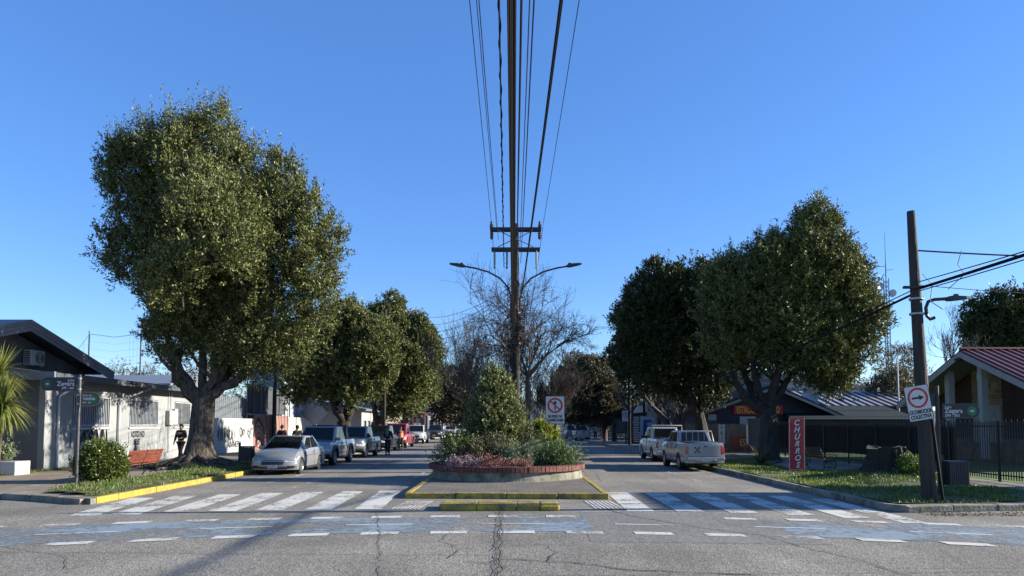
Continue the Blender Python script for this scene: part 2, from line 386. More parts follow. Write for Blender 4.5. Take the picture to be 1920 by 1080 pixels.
LF_BOX = leafmat('boxwood_leaf', (.020, .038, .008), (.14, .17, .035), .35, .15)
LF_OLIVE = leafmat('far_olive_leaf', (.03, .03, .014), (.095, .08, .035), .6, .15)
LF_PINK = leafmat('pink_heather', (.12, .045, .04), (.30, .14, .125), .6, .2)
LF_MAUVE = leafmat('mauve_heather', (.22, .14, .16), (.42, .32, .33), .6, .2)
LF_YEL = leafmat('yellow_green_leaf', (.08, .11, .015), (.30, .31, .06), .4, .25)
LF_GREY = leafmat('grey_green_leaf', (.09, .12, .06), (.20, .23, .13), .6, .2)
LF_PALM = leafmat('cordyline_leaf', (.05, .075, .015), (.24, .25, .07), .4, .25)
LF_CON = leafmat('conifer_leaf', (.03, .06, .02), (.09, .13, .04), .6, .15)
WHITE = mat('white_paint', (.50, .50, .48), .6, var=.12, vscale=2)
WALLG = mat('grey_render', (.30, .31, .312), .8, var=.14, vscale=.8, bump=.15, bscale=20, detail=7)
WALLD = mat('dark_render_and_shade', (.13, .14, .155), .8, var=.2, vscale=1)  # dark shopfront render, also the painted shade on the corner building's end
NAVYP = mat('slate_blue_paint', (.13, .15, .185), .6, var=.2, vscale=1.5)
NAVY = mat('navy_boards', (.022, .03, .06), .6, var=.3, vscale=2)
STEELW = mat('white_steel', (.55, .57, .60), .45, var=.1)
METAL = mat('galvanised', (.42, .43, .44), .4, metal=.7, var=.2)
BLACKM = mat('black_metal', (.018, .018, .02), .5, var=.3)
DARKM = mat('dark_painted_metal', (.035, .036, .04), .5, var=.3)
GLASS = mat('dark_glass', (.010, .012, .015), .05, spec=.35)
GLASSW = mat('window_glass', (.03, .04, .055), .08, spec=.8)
RUST = mat('rusty_steel', (.25, .12, .06), .8, var=.5, vscale=6)
WOODP = mat('creosote_pole', (.035, .028, .022), .9, col2=(.015, .012, .010), vscale=4, bump=.7, bscale=10, stretch=(3, 3, .3))
POLEG = mat('weathered_pole', (.06, .051, .043), .9, col2=(.03, .026, .022), vscale=4, bump=.7, bscale=10, stretch=(3, 3, .3))
REDW = mat('red_slats', (.24, .06, .032), .5, var=.35, vscale=5)
REDS = mat('sign_red', (.50, .015, .015), .45); WHITES = mat('sign_white', (.62, .62, .60), .45, var=.08, vscale=6)
BLACKS = mat('sign_black', (.012, .012, .012), .5); GREENS = mat('sign_green', (.015, .16, .06), .5)
BANNER = mat('banner_red', (.42, .028, .03), .6, var=.15, vscale=3); BANEDGE = mat('banner_pale_edge', (.55, .45, .35), .6)
YELLOWT = mat('sign_yellow', (.75, .48, .06), .5)
CABLE = mat('cable', (.006, .006, .007), .8, spec=.15); CABLE_G = mat('cable_grey', (.016, .014, .012), .9, spec=.1)
CERAM = mat('insulator', (.09, .05, .04), .3)
BRICK = mat('coping_brick', (.22, .06, .042), .85, col2=(.085, .035, .03), vscale=7, bump=.4, bscale=25)

# ================================================================ GROUND, ROADS, PAVEMENTS
g = MB(); g.poly([(-1500, -200, -.02), (1500, -200, -.02), (1500, 3000, -.02), (-1500, 3000, -.02)])
struct(g.build('ground', SOIL, fixn=False))
g = MB(); g.poly([(-160, -60, 0), (160, -60, 0), (160, 18.5, 0), (-160, 18.5, 0)]); g.poly([(-12, 18.5, 0), (12, 18.5, 0), (12, 420, 0), (-12, 420, 0)])
struct(g.build('road', A_MAIN, fixn=False))
def sheet(name, polys, m, z):
    q = MB()
    for p in polys: q.poly([(a, b, z) for a, b in p])
    return struct(q.build(name, m, fixn=False))
sheet('road_patch', [[(1.3, 11.9), (5.2, 11.6), (5.0, 15.6), (1.5, 15.9)]], A_PATCH, .003)
sheet('road_repair', [[(-9.9, 29), (-3.1, 28.6), (-3.0, 60), (-9.9, 61)]], A_PATCH, .003)
def crack(mb, pts, w, z=.011, n=10):
    for (a, b) in zip(pts[:-1], pts[1:]):
        L = math.hypot(b[0] - a[0], b[1] - a[1]); k = max(3, int(L * n * .6)); prev = None
        for i in range(k + 1):
            t = i / k; x = a[0] + (b[0] - a[0]) * t; y = a[1] + (b[1] - a[1]) * t
            dx, dy = (b[1] - a[1]) / L, -(b[0] - a[0]) / L; j = random.gauss(0, .022)
            ww = w * random.uniform(.35, 1.0); q = ((x + dx * (j - ww), y + dy * (j - ww), z), (x + dx * (j + ww), y + dy * (j + ww), z))
            if prev: mb.poly([prev[0], prev[1], q[1], q[0]])
            prev = q
CRK = mat('crack_shadow', (.035, .031, .026), .95)
SEAM = mat('road_seam', (.10, .095, .085), .95)
cr = MB()
for pts, w in (([(1.6, 19.6), (2.0, 17.1), (2.5, 15.2), (3.6, 13.4), (4.4, 12.5), (4.6, 11.4), (5.0, 10.3), (5.1, 9.0)], .016),
               ([(-.2, 10.4), (.9, 10.1), (1.6, 9.6), (3.2, 9.3)], .02), ([(-1.1, 12.9), (-1.2, 12.0), (-.8, 11.2), (-.9, 10.4), (-.2, 9.9)], .008),
               ([(-1.9, 14.9), (-1.6, 14.2), (-1.2, 13.9)], .008), ([(4.4, 12.5), (6.0, 12.1), (7.6, 11.9), (9.2, 11.0)], .009),
               ([(-.25, 11.4), (.5, 11.6), (.7, 10.9), (.5, 10.2)], .012), ([(5.2, 17.0), (6.6, 15.0), (8.6, 14.4)], .009), ([(-6.2, 22), (-4.6, 21.2), (-3.2, 18.6)], .006),
               ([(3.0, 24), (3.4, 29), (3.1, 36)], .01), ([(6.2, 24), (5.9, 32)], .009), ([(-9.0, 24.4), (-8.6, 20.5)], .008)): crack(cr, pts, w)
crack(cr, [(-.25, 16.0), (-.22, 12.6), (-.2, 8.8)], .010)
struct(cr.build('road_crack', CRK, fixn=False))
cr = MB()
for x in (-.31, -.2): crack(cr, [(x, 16.0), (x + .03, 12.6), (x + .05, 8.8)], .012, .0105)
for pts, w in (([(-9, 11.0), (-3.5, 10.75), (-.3, 10.7)], .010), ([(-3.0, 15.9), (-1.9, 10.4), (-1.6, 8.4)], .010), ([(-9.5, 12.2), (-6.6, 10.6), (-5.8, 9.4)], .008),
               ([(5.2, 9.7), (14, 9.9)], .008), ([(.2, 9.25), (7, 9.5)], .008), ([(-6.2, 60), (-6.2, 24), (-6.6, 16.6)], .009), ([(5.4, 60), (5.4, 20)], .009)): crack(cr, pts, w, .0105)
for yy in (26, 31, 36, 42, 48, 55): crack(cr, [(-10, yy), (-2.9, yy + .1)], .01, .0105); crack(cr, [(2.7, yy), (8.5, yy + .1)], .01, .0105)
struct(cr.build('road_seam', SEAM, fixn=False))
n = 260; yy = rng.uniform(9.2, 15.9, n); P = np.stack([-.25 + rng.normal(0, .03, n) + .01 * (16 - yy), yy, np.full(n, .006)], 1)
o = leaves_mesh('crack_weeds', GRASSL, P, np.array([0, 0, .6]) + rng.normal(size=(n, 3)) * .5, rng.uniform(.01, .03, n), .008); stuff(o, 'dry weeds growing along the middle seam of the intersection', 'weeds')

# zebra crossings: bars run with the street
zb = []
for (xb, yb, xt, yt, w) in ((-3.3, 16.4, -3.55, 20.9, .62), (-4.42, 16.3, -4.6, 20.7, .6), (-5.5, 16.2, -5.7, 20.5, .62), (-6.5, 16.0, -6.75, 20.2, .62), (-7.45, 15.9, -7.8, 19.8, .6), (-8.35, 15.4, -8.85, 19.4, .62), (-9.15, 15.2, -9.75, 18.9, .6),
                            (2.88, 16.0, 2.98, 20.4, .6), (3.98, 15.9, 4.05, 20.2, .6), (5.1, 15.7, 5.15, 20.0, .6), (6.2, 15.3, 6.2, 19.8, .55), (7.15, 14.8, 7.2, 19.4, .55), (7.95, 14.1, 8.0, 18.6, .5)):
    zb.append([(xb - w / 2, yb), (xb + w / 2, yb), (xt + w / 2, yt), (xt - w / 2, yt)])
sheet('crosswalk_markings', zb, WHITEP, .007)
Tn = lambda x: 15.15 - .016 * (x * x) - .01 * abs(x)
Bn = lambda x: 12.95 - .022 * (x * x) - .012 * abs(x)
xs = np.linspace(-26, 26, 105); bl = []
for a, b in zip(xs[:-1], xs[1:]):
    if 1.4 < (a + b) / 2 < 4.9: continue
    bl.append([(a, Bn(a) + .1), (b, Bn(b) + .1), (b, Tn(b) - .1), (a, Tn(a) - .1)])
sheet('bike_lane_paint', bl, BLUEP, .005)
dl = []
for (fn, step, ln, w, ph) in ((Tn, 1.22, .62, .15, .1), (Bn, 1.22, .66, .15, .35)):
    x = -25 + ph
    while x < 25:
        if not (abs(x - 2.9) < 1.0 and fn is Tn): dl.append([(x, fn(x) - w), (x + ln, fn(x + ln) - w), (x + ln, fn(x + ln) + w), (x, fn(x) + w)])
        x += step
x = -24
while x < 24:
    c = lambda q: (Tn(q) + Bn(q)) / 2
    dl.append([(x, c(x) - .045), (x + 1.25, c(x + 1.25) - .045), (x + 1.25, c(x + 1.25) + .045), (x, c(x) + .045)]); x += 2.6
sheet('bike_lane_dashes', dl, WHITEP, .0085)
sheet('parking_lines', [[(-8.15, 23.6), (-8.0, 23.6), (-8.0, 27.7), (-8.15, 27.7)], [(-6.75, 21.6), (-6.69, 21.6), (-6.69, 26.6), (-6.75, 26.6)], [(-3.6, 24), (-3.45, 24), (-3.45, 29), (-3.6, 29)],
      [(6.3, 24), (6.4, 24), (6.4, 60), (6.3, 60)], [(-6.6, 30), (-6.5, 30), (-6.5, 38), (-6.6, 38)], [(-7.9, 30.2), (-5.0, 29.9), (-5.0, 30.0), (-7.9, 30.3)]], THINW, .007)
tl = []
for x0 in (-2.75, 1.95):
    for k in range(7):
        x = x0 + k * .1; tl.append([(x - .03, 16.4), (x + .03, 16.4), (x + .03 + (.14 if x0 < 0 else -.1), 18.1), (x - .03 + (.14 if x0 < 0 else -.1), 18.1)])
sheet('tactile_strips', tl, WHITEP, .012)

# left pavement block (kerb + slab) and right pavement block
def block(name, poly, h, m): q = MB(); q.prism(poly, -.01, h); return struct(q.build(name, m))
KH = .14
Lk = [(-10.35, 300), (-10.35, 28.5), (-10.3, 17.6), (-10.45, 17.3), (-13.3, 18.75), (-40, 20.6)]
block('pavement_on_left', [(-60, 300), (-60, 22), (-40, 20.6), (-13.3, 18.75), (-10.45, 17.3), (-10.3, 17.6), (-10.35, 28.5), (-10.35, 300)], KH, PAVE_T)
def kerb(name, pts, w, h, m, side=1, gap=1.0, jit=.012):
    q = MB()
    for a, b in zip(pts[:-1], pts[1:]):
        a = Vector((*a, 0)); b = Vector((*b, 0)); d = (b - a); L = d.length; d.normalize(); nr = Vector((-d.y, d.x, 0)) * side; k = max(1, round(L / gap))
        for i in range(k):
            p = a + d * (L * i / k + .008); r = a + d * (L * (i + 1) / k - .008); j = random.uniform(-jit, jit); hh = h + random.uniform(-jit, jit) * .6
            p = p + nr * j; r = r + nr * j
            q.prism([(p.x, p.y), (r.x, r.y), (r.x + nr.x * w, r.y + nr.y * w), (p.x + nr.x * w, p.y + nr.y * w)], -.005, hh)
    return struct(q.build(name, m, bevel=.02))
kerb('kerb_yellow', [(-10.2, 28.3), (-10.15, 17.5)], .15, .155, YEL, -1)
kerb('kerb', [(-10.2, 200), (-10.2, 28.3)], .15, .15, CONC, -1, 4)
kerb('kerb_corner', [(-10.2, 17.3), (-13.3, 18.6), (-22, 19.2)], .16, .15, CONC_OLD, -1)
block('pavement_on_right', [(8.75, 300), (8.6, 34), (8.6, 16.1), (9.0, 15.9), (12, 16.4), (60, 18.5), (60, 300)], KH, PAVE_R)
kerb('kerb_right', [(8.6, 200), (8.45, 34)], .16, .15, CONC_OLD, 1, 3)
kerb('kerb_near_right', [(8.45, 34), (8.42, 16.2), (8.7, 15.75), (12, 16.2), (30, 17.0)], .16, .15, CONC_OLD, 1)

# grass verges
def verge(name, poly, hfun, m):
    # fine grid clipped to polygon
    q = MB(); xs_ = [p[0] for p in poly]; ys_ = [p[1] for p in poly]; st = .35
    def inside(x, y):
        c = False; j = len(poly) - 1
        for i in range(len(poly)):
            if (poly[i][1] > y) != (poly[j][1] > y) and x < (poly[j][0] - poly[i][0]) * (y - poly[i][1]) / (poly[j][1] - poly[i][1]) + poly[i][0]: c = not c
            j = i
        return c
    nx = int((max(xs_) - min(xs_)) / st) + 2; ny = int((max(ys_) - min(ys_)) / st) + 2
    for i in range(nx):
        for j in range(ny):
            x = min(xs_) + i * st; y = min(ys_) + j * st
            if inside(x + st / 2, y + st / 2): q.poly([(a, b, hfun(a, b)) for a, b in ((x, y), (x + st, y), (x + st, y + st), (x, y + st))])
    o = struct(q.build(name, m, fixn=False)); return inside
VL = [(-10.4, 17.9), (-12.3, 18.9), (-13.0, 20.6), (-13.1, 22.2), (-12.4, 24), (-12.9, 28), (-15.3, 29), (-15.3, 31.5), (-12.8, 33), (-12.3, 45), (-10.4, 45)]
def HL(x, y):
    d = math.hypot((x + 13.2) / 1.0, (y - 29.9) / 1.0)
    return KH + .012 + .33 * math.exp(-(d / 1.35) ** 2) + .03 * math.sin(x * 3.1 + y * 2.3)*.5 + (.05 if -12.5 < x < -10.8 else 0)
insL = verge('grass_verge_on_left', VL, HL, GRASSG)
VR = [(8.65, 16.2), (11.0, 16.3), (12.6, 17.0), (13.6, 18.6), (13.9, 21.5), (13.9, 25.0), (12.2, 26.2), (11.3, 29), (11.6, 32), (13.2, 34.5), (13.0, 46), (8.65, 46)]
def HR(x, y):
    return KH + .012 + .30 * math.exp(-(((x - 12.3) / 1.6) ** 2 + ((y - 23.6) / 1.9) ** 2)) + .02 * math.sin(x * 2.1 + y * 1.3) + .10 * math.exp(-(((x - 12.1) / 1.2) ** 2 + ((y - 34) / 1.4) ** 2))
insR = verge('grass_verge_on_right', VR, HR, GRASSG)
def grass(name, label, ins, H, box, n, h, ok=lambda x, y: True, m=GRASSL):
    x = rng.uniform(box[0], box[1], n); y = rng.uniform(box[2], box[3], n)
    dens = np.array([noise.noise(Vector((a * .7, b * .7, 3))) + .5 * noise.noise(Vector((a * 2.5, b * 2.5, 1))) for a, b in zip(x, y)])
    k = np.array([ins(a, b) and ok(a, b) and d > -.28 + .25 * random.random() - .1 for a, b, d in zip(x, y, dens)]); x = x[k]; y = y[k]; dens = dens[k]
    z = np.array([H(a, b) for a, b in zip(x, y)]); P = np.stack([x, y, z - .01], 1)
    D = np.array([0, 0, 1.]) + rng.normal(size=(len(x), 3)) * .5
    return stuff(leaves_mesh(name, m, P, D, h * (1 + .5 * dens) * rng.uniform(.4, 1.3, len(x)), .022), label, 'grass')
grass('verge_grass', 'short green grass around the round bush and the red bench', insL, HL, (-15.3, -10.4, 17.5, 34), 21000, .10, lambda x, y: math.hypot(x + 13.2, y - 29.9) > 1.5 or random.random() < .25)
grass('verge_grass', 'short green grass around the stump and the leaning sign', insR, HR, (8.65, 13.9, 16.2, 36), 40000, .10)
lw = MB(); lw.poly([(15.5, 17, KH + .01), (60, 17, KH + .01), (60, 75, KH + .01), (15.5, 75, KH + .01)]); struct(lw.build('lawn', LAWN, fixn=False))

# median: kerb nose, slab, planter follows later
MK = [(-2.82, 30), (-2.82, 18.75), (2.5, 18.5), (2.5, 30)]
block('median_slab', [(-2.67, 60), (-2.67, 18.9), (2.35, 18.65), (2.35, 60)], .135, PAVE_M)
kerb('median_kerb_front', [(-2.82, 18.75), (2.52, 18.5)], .17, .15, YEL_OLD, 1, 1.2)
kerb('median_kerb_side', [(-2.82, 34), (-2.82, 18.95)], .15, .145, YEL, 1, 1.2)
kerb('median_kerb_side', [(2.52, 18.7), (2.52, 34)], .15, .145, YEL, 1, 1.2)
kerb('median_kerb_far', [(-2.82, 60), (-2.82, 34)], .15, .145, CONC_OLD, 1, 3)
kerb('median_kerb_far', [(2.52, 34), (2.52, 60)], .15, .145, CONC_OLD, 1, 3)
q = MB(); q.box(-2.66, 2.36, 27.6, 59.5, .1, .2); struct(q.build('median_soil', SOIL))
q = MB()
for x0, x1 in ((-1.64, -.8), (-.79, .1), (.11, .62)): q.box(x0, x1, 16.1, 16.95, -.005, .14)
struct(q.build('refuge_kerb', YEL_OLD, bevel=.02)); q = MB(); q.box(.63, 1.08, 16.08, 16.93, -.005, .135); struct(q.build('refuge_kerb_end', YEL, bevel=.05))

# far hills behind the end of the street, distance haze painted in blue
q = MB(); HX = np.linspace(-900, 900, 61); prev = None
for x in HX:
    h = 26 + 16 * noise.noise(Vector((x * .004, 1, 0))) + 7 * noise.noise(Vector((x * .015, 5, 0))) + (16 if abs(x) < 160 else 6)
    cur_ = [(x, 1100, -1), (x, 1240, h * .7), (x, 1400, h)]
    if prev:
        for a in range(2): q.poly([prev[a], cur_[a], cur_[a + 1], prev[a + 1]])
    prev = cur_
struct(q.build('hills', mat('hazy_hill_forest', (.06, .085, .11), .95, var=.3, vscale=.02), smooth=True, fixn=False))

# ================================================================ LEFT SIDE BUILDINGS
WX = -18.05
t = thing('corner_building', 'low grey rendered corner building with barred windows, graffiti and dark gable roof', 'building', (-20, 33, 0))
B0 = (-20, 33, 0)
q = MB(); wins = [(29.2, 31.85), (33.55, 36.2), (38.0, 39.8)]; z0w, z1w = 1.85, 3.15; ya, yb, H0 = 27.45, 42.2, 3.75
cols_ = [ya] + [e for w_ in wins for e in w_] + [yb]
th = .25
for i in range(0, len(cols_), 2): q.box(WX - th, WX, cols_[i], cols_[i + 1], 0, H0)
for a, b in wins: q.box(WX - th, WX, a, b, 0, z0w); q.box(WX - th, WX, a, b, z1w, H0)
q.box(-34, WX, ya - .0, ya + th, 0, H0) if False else q.box(-34, WX - th, ya, ya + .25, 0, H0)
q.box(-34, WX - th, yb - .25, yb, 0, H0)
wall = q.build('wall', WALLG, t, W=B0)
q = MB(); q.box(WX, WX + .03, ya, yb, KH, .95); q.build('plinth', mat('plinth_render', (.32, .33, .33), .85, var=.2, vscale=1.2), t, W=B0)
q = MB(); q.box(-34, WX - .25, ya - .012, ya - .002, 0, H0); q.build('shaded_side_facing', WALLD, t, W=B0)  # end wall's shade painted as a darker sheet over the same render
for (a, b) in wins:
    q = MB(); f = .05
    q.box(WX - .10, WX - .04, a, a + f, z0w, z1w); q.box(WX - .10, WX - .04, b - f, b, z0w, z1w); q.box(WX - .10, WX - .04, a + f, b - f, z0w, z0w + f); q.box(WX - .10, WX - .04, a + f, b - f, z1w - f, z1w)
    q.box(WX - .095, WX - .045, (a + b) / 2 - .02, (a + b) / 2 + .02, z0w + f, z1w - f)
    w_ = q.build('window', NAVYP, t, W=B0)
    q = MB(); q.box(WX - .13, WX - .11, a, b, z0w, z1w); q.build('pane', GLASSW, w_, W=B0)
    q = MB(); k = int((b - a) / .13)
    for i in range(k + 1): y = a + .03 + (b - a - .06) * i / k; q.box(WX + .02, WX + .04, y - .011, y + .011, z0w - .02, z1w + .02)
    for z in (z0w + .05, z1w - .05): q.box(WX + .04, WX + .055, a - .02, b + .02, z - .015, z + .015)
    q.build('window_bars', STEELW, w_, W=B0)
    q = MB(); q.box(WX - .02, WX + .07, a - .1, b + .1, z0w - .13, z0w - .06); q.build('sill', WHITE, w_, W=B0)
# lean-to eave
q = MB(); q.prismy([(WX - 2.2, 4.25), (WX + .75, 3.86), (WX + .75, 3.70), (WX - 2.2, 4.1)], ya - .6, yb + .1); q.build('eave_roof', NAVYP, t, W=B0)
q = MB(); q.box(WX + .75, WX + .80, ya - .6, yb + .1, 3.66, 3.90); q.build('gutter', mat('gutter_grey', (.10, .11, .13), .5, var=.2), t, W=B0)
q = MB(); q.box(WX - 1.2, WX + .78, ya - .72, ya - .61, 3.62, 3.93); q.build('end_fascia', mat('fascia_grey', (.20, .215, .235), .6, var=.15), t, W=B0)
# gable block above
GX = -19.9; apex = (27.4 + .3, 6.05); e1 = (33.6, 4.42); e0 = (21.5, 4.42)
q = MB(); q.prismx([(22.5, 0.2), (33.0, 0.2), (33.0, 4.35), (apex[0], 5.75), (22.5, 4.3)], -34, GX) ; q.build('gable_wall', mat('gable_boards', (.10, .115, .14), .7, var=.25, vscale=2), t, W=B0)
q = MB(); dz = .14
for (ye, ze) in (e1, e0): q.prismx([(apex[0], apex[1]), (ye, ze), (ye, ze - dz), (apex[0], apex[1] - dz)], -35, GX + 1.0)
q.build('roof', mat('roof_sheet_dark', (.09, .10, .115), .45, var=.2), t, W=B0)
q = MB()
for (ye, ze) in (e1, e0):
    for k in range(3):
        a = .14 + k * .155; q.prismx([(apex[0], apex[1] - a + .14 - .0), (ye, ze - a + .14), (ye, ze - a - .005), (apex[0], apex[1] - a - .005)], GX + 1.0, GX + 1.02 + .012 * (2 - k))
q.build('barge_board', mat('barge_board_paint', (.22, .23, .25), .6, var=.12), t, W=B0)
# downpipes
for (y0, yt) in ((28.15, 28.7), (32.5, 34.0)):
    q = MB(); q.tube([(WX + .7, yt, 3.68), (WX + .62, yt, 3.6), (WX + .1, y0, 3.05), (WX + .09, y0, 2.8), (WX + .09, y0, .2)], .05, 8); q.build('downpipe', mat('pipe_grey', (.42, .45, .50), .5, var=.1), t, smooth=True, W=B0)
for (y_, z_) in ((29.1, 1.6), (33.5, 1.6)): q = MB(); q.box(WX + .004, WX + .012, y_, y_ + .02, .95, z_); q.build('render_joint', DARKM, t, W=B0)
# graffiti on the wall: scribbled tag, writing
gr = MB()
def scribble(mb, y0, z0, s, k, plane='x', off=WX + .034, w=.035, seed=0, wild=1.0):
    rr = random.Random(seed); pts = []; ph = [rr.uniform(0, 6) for _ in range(6)]; fr = [rr.uniform(.8, 3.2) for _ in range(6)]
    for i in range(k * 14):
        u = i / 14; pts.append((y0 + s * (.16 * u + .20 * math.sin(u * 2.6 * fr[0] + ph[0]) * wild + .10 * math.sin(u * 5.1 + ph[1])), z0 + s * (.34 * math.sin(u * 3.3 * fr[1] + ph[2]) + .14 * math.sin(u * 6.3 + ph[3]))))
    ribbon(mb, pts, w, plane, off)
scribble(gr, 29.7, 1.4, .7, 8, seed=2, w=.045); scribble(gr, 30.6, 1.35, .8, 8, seed=5, w=.05); scribble(gr, 30.9, 1.0, .6, 6, seed=9, w=.045)
gr.build('graffiti', BLACKS, wall, W=B0, fixn=False)
for s_, y_, z_ in (('VOTO NO', 34.3, 1.45), ('FUE', 34.25, 1.08)): 
    w_ = text('graffiti_writing', s_, .42, BLACKS, wall, (WX + .036 + 20, y_ - 33, z_), rot=(R(90), 0, R(90)), sx=.62, bold=.004)

q = MB(); M0 = (-18.02, 37.6, 1.4)
ac = thing('air_conditioner', 'grey outdoor air conditioner unit high on the dark gable wall', 'air conditioner', (GX + .02, 29.1, 4.35))
q.box(.05, .38, -.42, .42, .0, .62); q.build('casing', mat('ac_casing', (.45, .46, .46), .5, var=.1), ac, bevel=.02)
q = MB(); q.lathe([(.25, 0), (.25, .02), (.235, .02), (.235, .0)], (.38, .1, .31), 24, 'x')
for r_ in (.07, .13, .19): q.lathe([(r_, 0), (r_, .015), (r_ - .012, .015), (r_ - .012, 0)], (.385, .1, .31), 24, 'x')
q.build('fan_grille', DARKM, ac)
q = MB()
for k in range(7): q.box(.1, .33, -.432, -.422, .06 + k * .075, .10 + k * .075)
q.build('side_louvre', DARKM, ac)
for y_ in (-.3, .26): q = MB(); q.box(-.02, .36, y_, y_ + .04, -.05, 0); q.build('bracket', METAL, ac)
em = thing('electric_meter_box', 'pale grey meter box with conduits between second and third barred window', 'meter box', (WX + .01, 37.0, 1.7))
q = MB(); q.box(.03, .22, .0, .62, .2, .95); q.build('cabinet', mat('meter_grey', (.42, .44, .43), .5), em, bevel=.01)
q = MB(); q.box(.03, .19, .66, 1.0, .25, 1.05); q.build('meter', mat('meter_pale', (.62, .62, .58), .5), em, bevel=.01)
for (y_, a_, b_) in ((.25, .95, 2.2), (.5, .95, 2.2), (.3, .2, -1.25)): q = MB(); q.tube([(.06, y_, a_), (.06, y_, b_)], .022, 6); q.build('conduit', STEELW, em)

# low white graffiti wall, fence above, mural walls
t = thing('graffiti_wall', 'low white wall with black tags right of the big trunk', 'wall', (-18.3, 46, 0)); W0 = (-18.3, 46, 0)
q = MB(); q.box(-18.6, -18.05, 42.3, 49.6, .1, 2.32); w_ = q.build('wall', mat('whitewash', (.42, .43, .42), .85, var=.2, vscale=1.0), t, W=W0)
gr = MB()
for (y_, z_, s_, k_, sd) in ((43.6, 1.35, 1.1, 10, 3), (44.8, 1.2, 1.0, 9, 12), (47.2, 1.4, .8, 6, 21), (48.5, 1.3, .8, 6, 23)): scribble(gr, y_, z_, s_, k_, off=-18.04, seed=sd)
gr.build('graffiti', BLACKS, w_, W=W0, fixn=False)
text('graffiti_writing', 'ABANEFRL', .55, BLACKS, w_, (.27, .3, .62), rot=(R(90), 0, R(90)), sx=.9)
q = MB()
for i in range(46): y = 42.6 + i * .16; q.box(-18.75, -18.70 + (.02 if i % 2 else 0), y, y + .155, 2.0, 3.75)
o = q.build('sheet_fence', mat('grey_sheet', (.16, .18, .20), .5, var=.2), None, loc=(-18.7, 46, 2)); tag(o, 'dark grey corrugated sheet fence rising behind the white graffiti wall', 'fence')
def mural(name, cols, scale, seed):
    m = bpy.data.materials.new(name); m.use_nodes = True; n = m.node_tree; b = n.nodes['Principled BSDF']; b.inputs['Roughness'].default_value = .8
    tc = n.nodes.new('ShaderNodeTexCoord'); mp = n.nodes.new('ShaderNodeMapping'); mp.inputs['Location'].default_value = (seed, seed, 0); mp.inputs['Scale'].default_value = (1, 1.3, .8)
    w_ = n.nodes.new('ShaderNodeTexWave'); w_.wave_type = 'RINGS'; w_.inputs['Scale'].default_value = scale; w_.inputs['Distortion'].default_value = 9; w_.inputs['Detail'].default_value = 1; w_.inputs['Detail Scale'].default_value = .8
    rp = n.nodes.new('ShaderNodeValToRGB'); rp.color_ramp.interpolation = 'CONSTANT'
    while len(rp.color_ramp.elements) < len(cols): rp.color_ramp.elements.new(.5)
    for i, c in enumerate(cols): rp.color_ramp.elements[i].position = i / len(cols); rp.color_ramp.elements[i].color = (*c, 1)
    n.links.new(tc.outputs['Object'], mp.inputs[0]); n.links.new(mp.outputs[0], w_.inputs['Vector']); n.links.new(w_.outputs['Fac'], rp.inputs[0]); n.links.new(rp.outputs[0], b.inputs['Base Color']); return m
MU1 = mural('mural_reds', [(.03, .02, .025), (.36, .17, .13), (.05, .09, .10), (.45, .25, .20), (.20, .04, .05), (.02, .02, .02), (.30, .16, .12)], .35, 3)
MU2 = mural('mural_pale', [(.55, .56, .52), (.60, .42, .08), (.10, .35, .38), (.58, .58, .55), (.45, .12, .06), (.5, .5, .45)], .4, 8)
q = MB(); q.box(-18.5, -18.1, 49.7, 57.5, .1, 2.6); tag(q.build('mural_wall', MU1, None, loc=(-18.3, 53, 0)), 'mural wall of swirling dark reds and pinks behind the first two cars', 'wall')
q = MB(); q.box(-18.5, -18.1, 57.6, 66, .1, 2.5); tag(q.build('mural_wall', MU2, None, loc=(-18.3, 62, 0)), 'pale mural wall with yellow and turquoise swirls left of the second tree', 'wall')
t = thing('railing', 'dark mesh railing with posts along the top of the mural wall', 'railing', (-18.6, 54, 2.6))
for y in np.arange(-4.2, 4.4, 1.4): q = MB(); q.box(-.03, .03, y - .03, y + .03, 0, 2.4); q.build('post', METAL, t)
q = MB(); q.box(-.05, -.04, -4.2, 4.2, .1, 2.2); q.build('panel', mat('dark_mesh_panel', (.06, .065, .075), .7), t)
t = thing('white_hall', 'tall white clad hall behind the mural wall between the first two trees', 'building', (-20, 62, 0))
q = MB(); q.box(-21.2, -18.65, 57.6, 66, 0, 6.5); q.build('wall', mat('white_cladding', (.36, .38, .42), .6, var=.08), t, W=(-20, 62, 0))
q = MB(); q.prismy([(-21.5, 6.5), (-18.4, 6.5), (-18.4, 6.62), (-21.5, 6.9)], 57.3, 66.3); q.build('roof', NAVYP, t, W=(-20, 62, 0))
q = MB()
for z in (2.4, 3.9, 5.6): q.box(-18.645, -18.62, 57.6, 66, z, z + .05); q.box(-21.2, -18.65, 57.57, 57.597, z, z + .05)
for y in (59, 61.6, 64): q.box(-18.645, -18.615, y, y + .06, 0, 6.5)
q.build('cladding_joint', NAVYP, t, W=(-20, 62, 0))
o = MB().tube([(-17.9, 53.5, 0), (-17.9, 53.5, 7.4)], [.16, .13], 10).box(-18.5, -17.3, 53.45, 53.55, 6.1, 6.2).box(-17.75, -17.4, 53.4, 53.75, 6.25, 6.75).box(-18.1, -17.7, 53.35, 53.7, 5.9, 6.5).build('service_pole', BLACKM, None, loc=(-17.9, 53.5, 0)); tag(o, 'dark service pole with a small box in front of the white hall', 'pole')
# flat pale diamond on an upright, left of the second tree trunk
o = MB().prismy([(-.0, 1.2), (1.55, 2.75), (0, 4.3), (-1.55, 2.75)], -.03, .03).box(-.06, .06, .03, .12, -1.2, 3.4).build('pale_diamond', mat('bluish_grey', (.22, .26, .32), .5, var=.15), None, L=at(584, 797, 62)-Vector((0,0,1.7))); tag(o, 'flat pale blue grey diamond left of the second tree trunk', 'board'); o.location = (-17.4, 62.5, .75); o.scale = (.8, 1, .8)

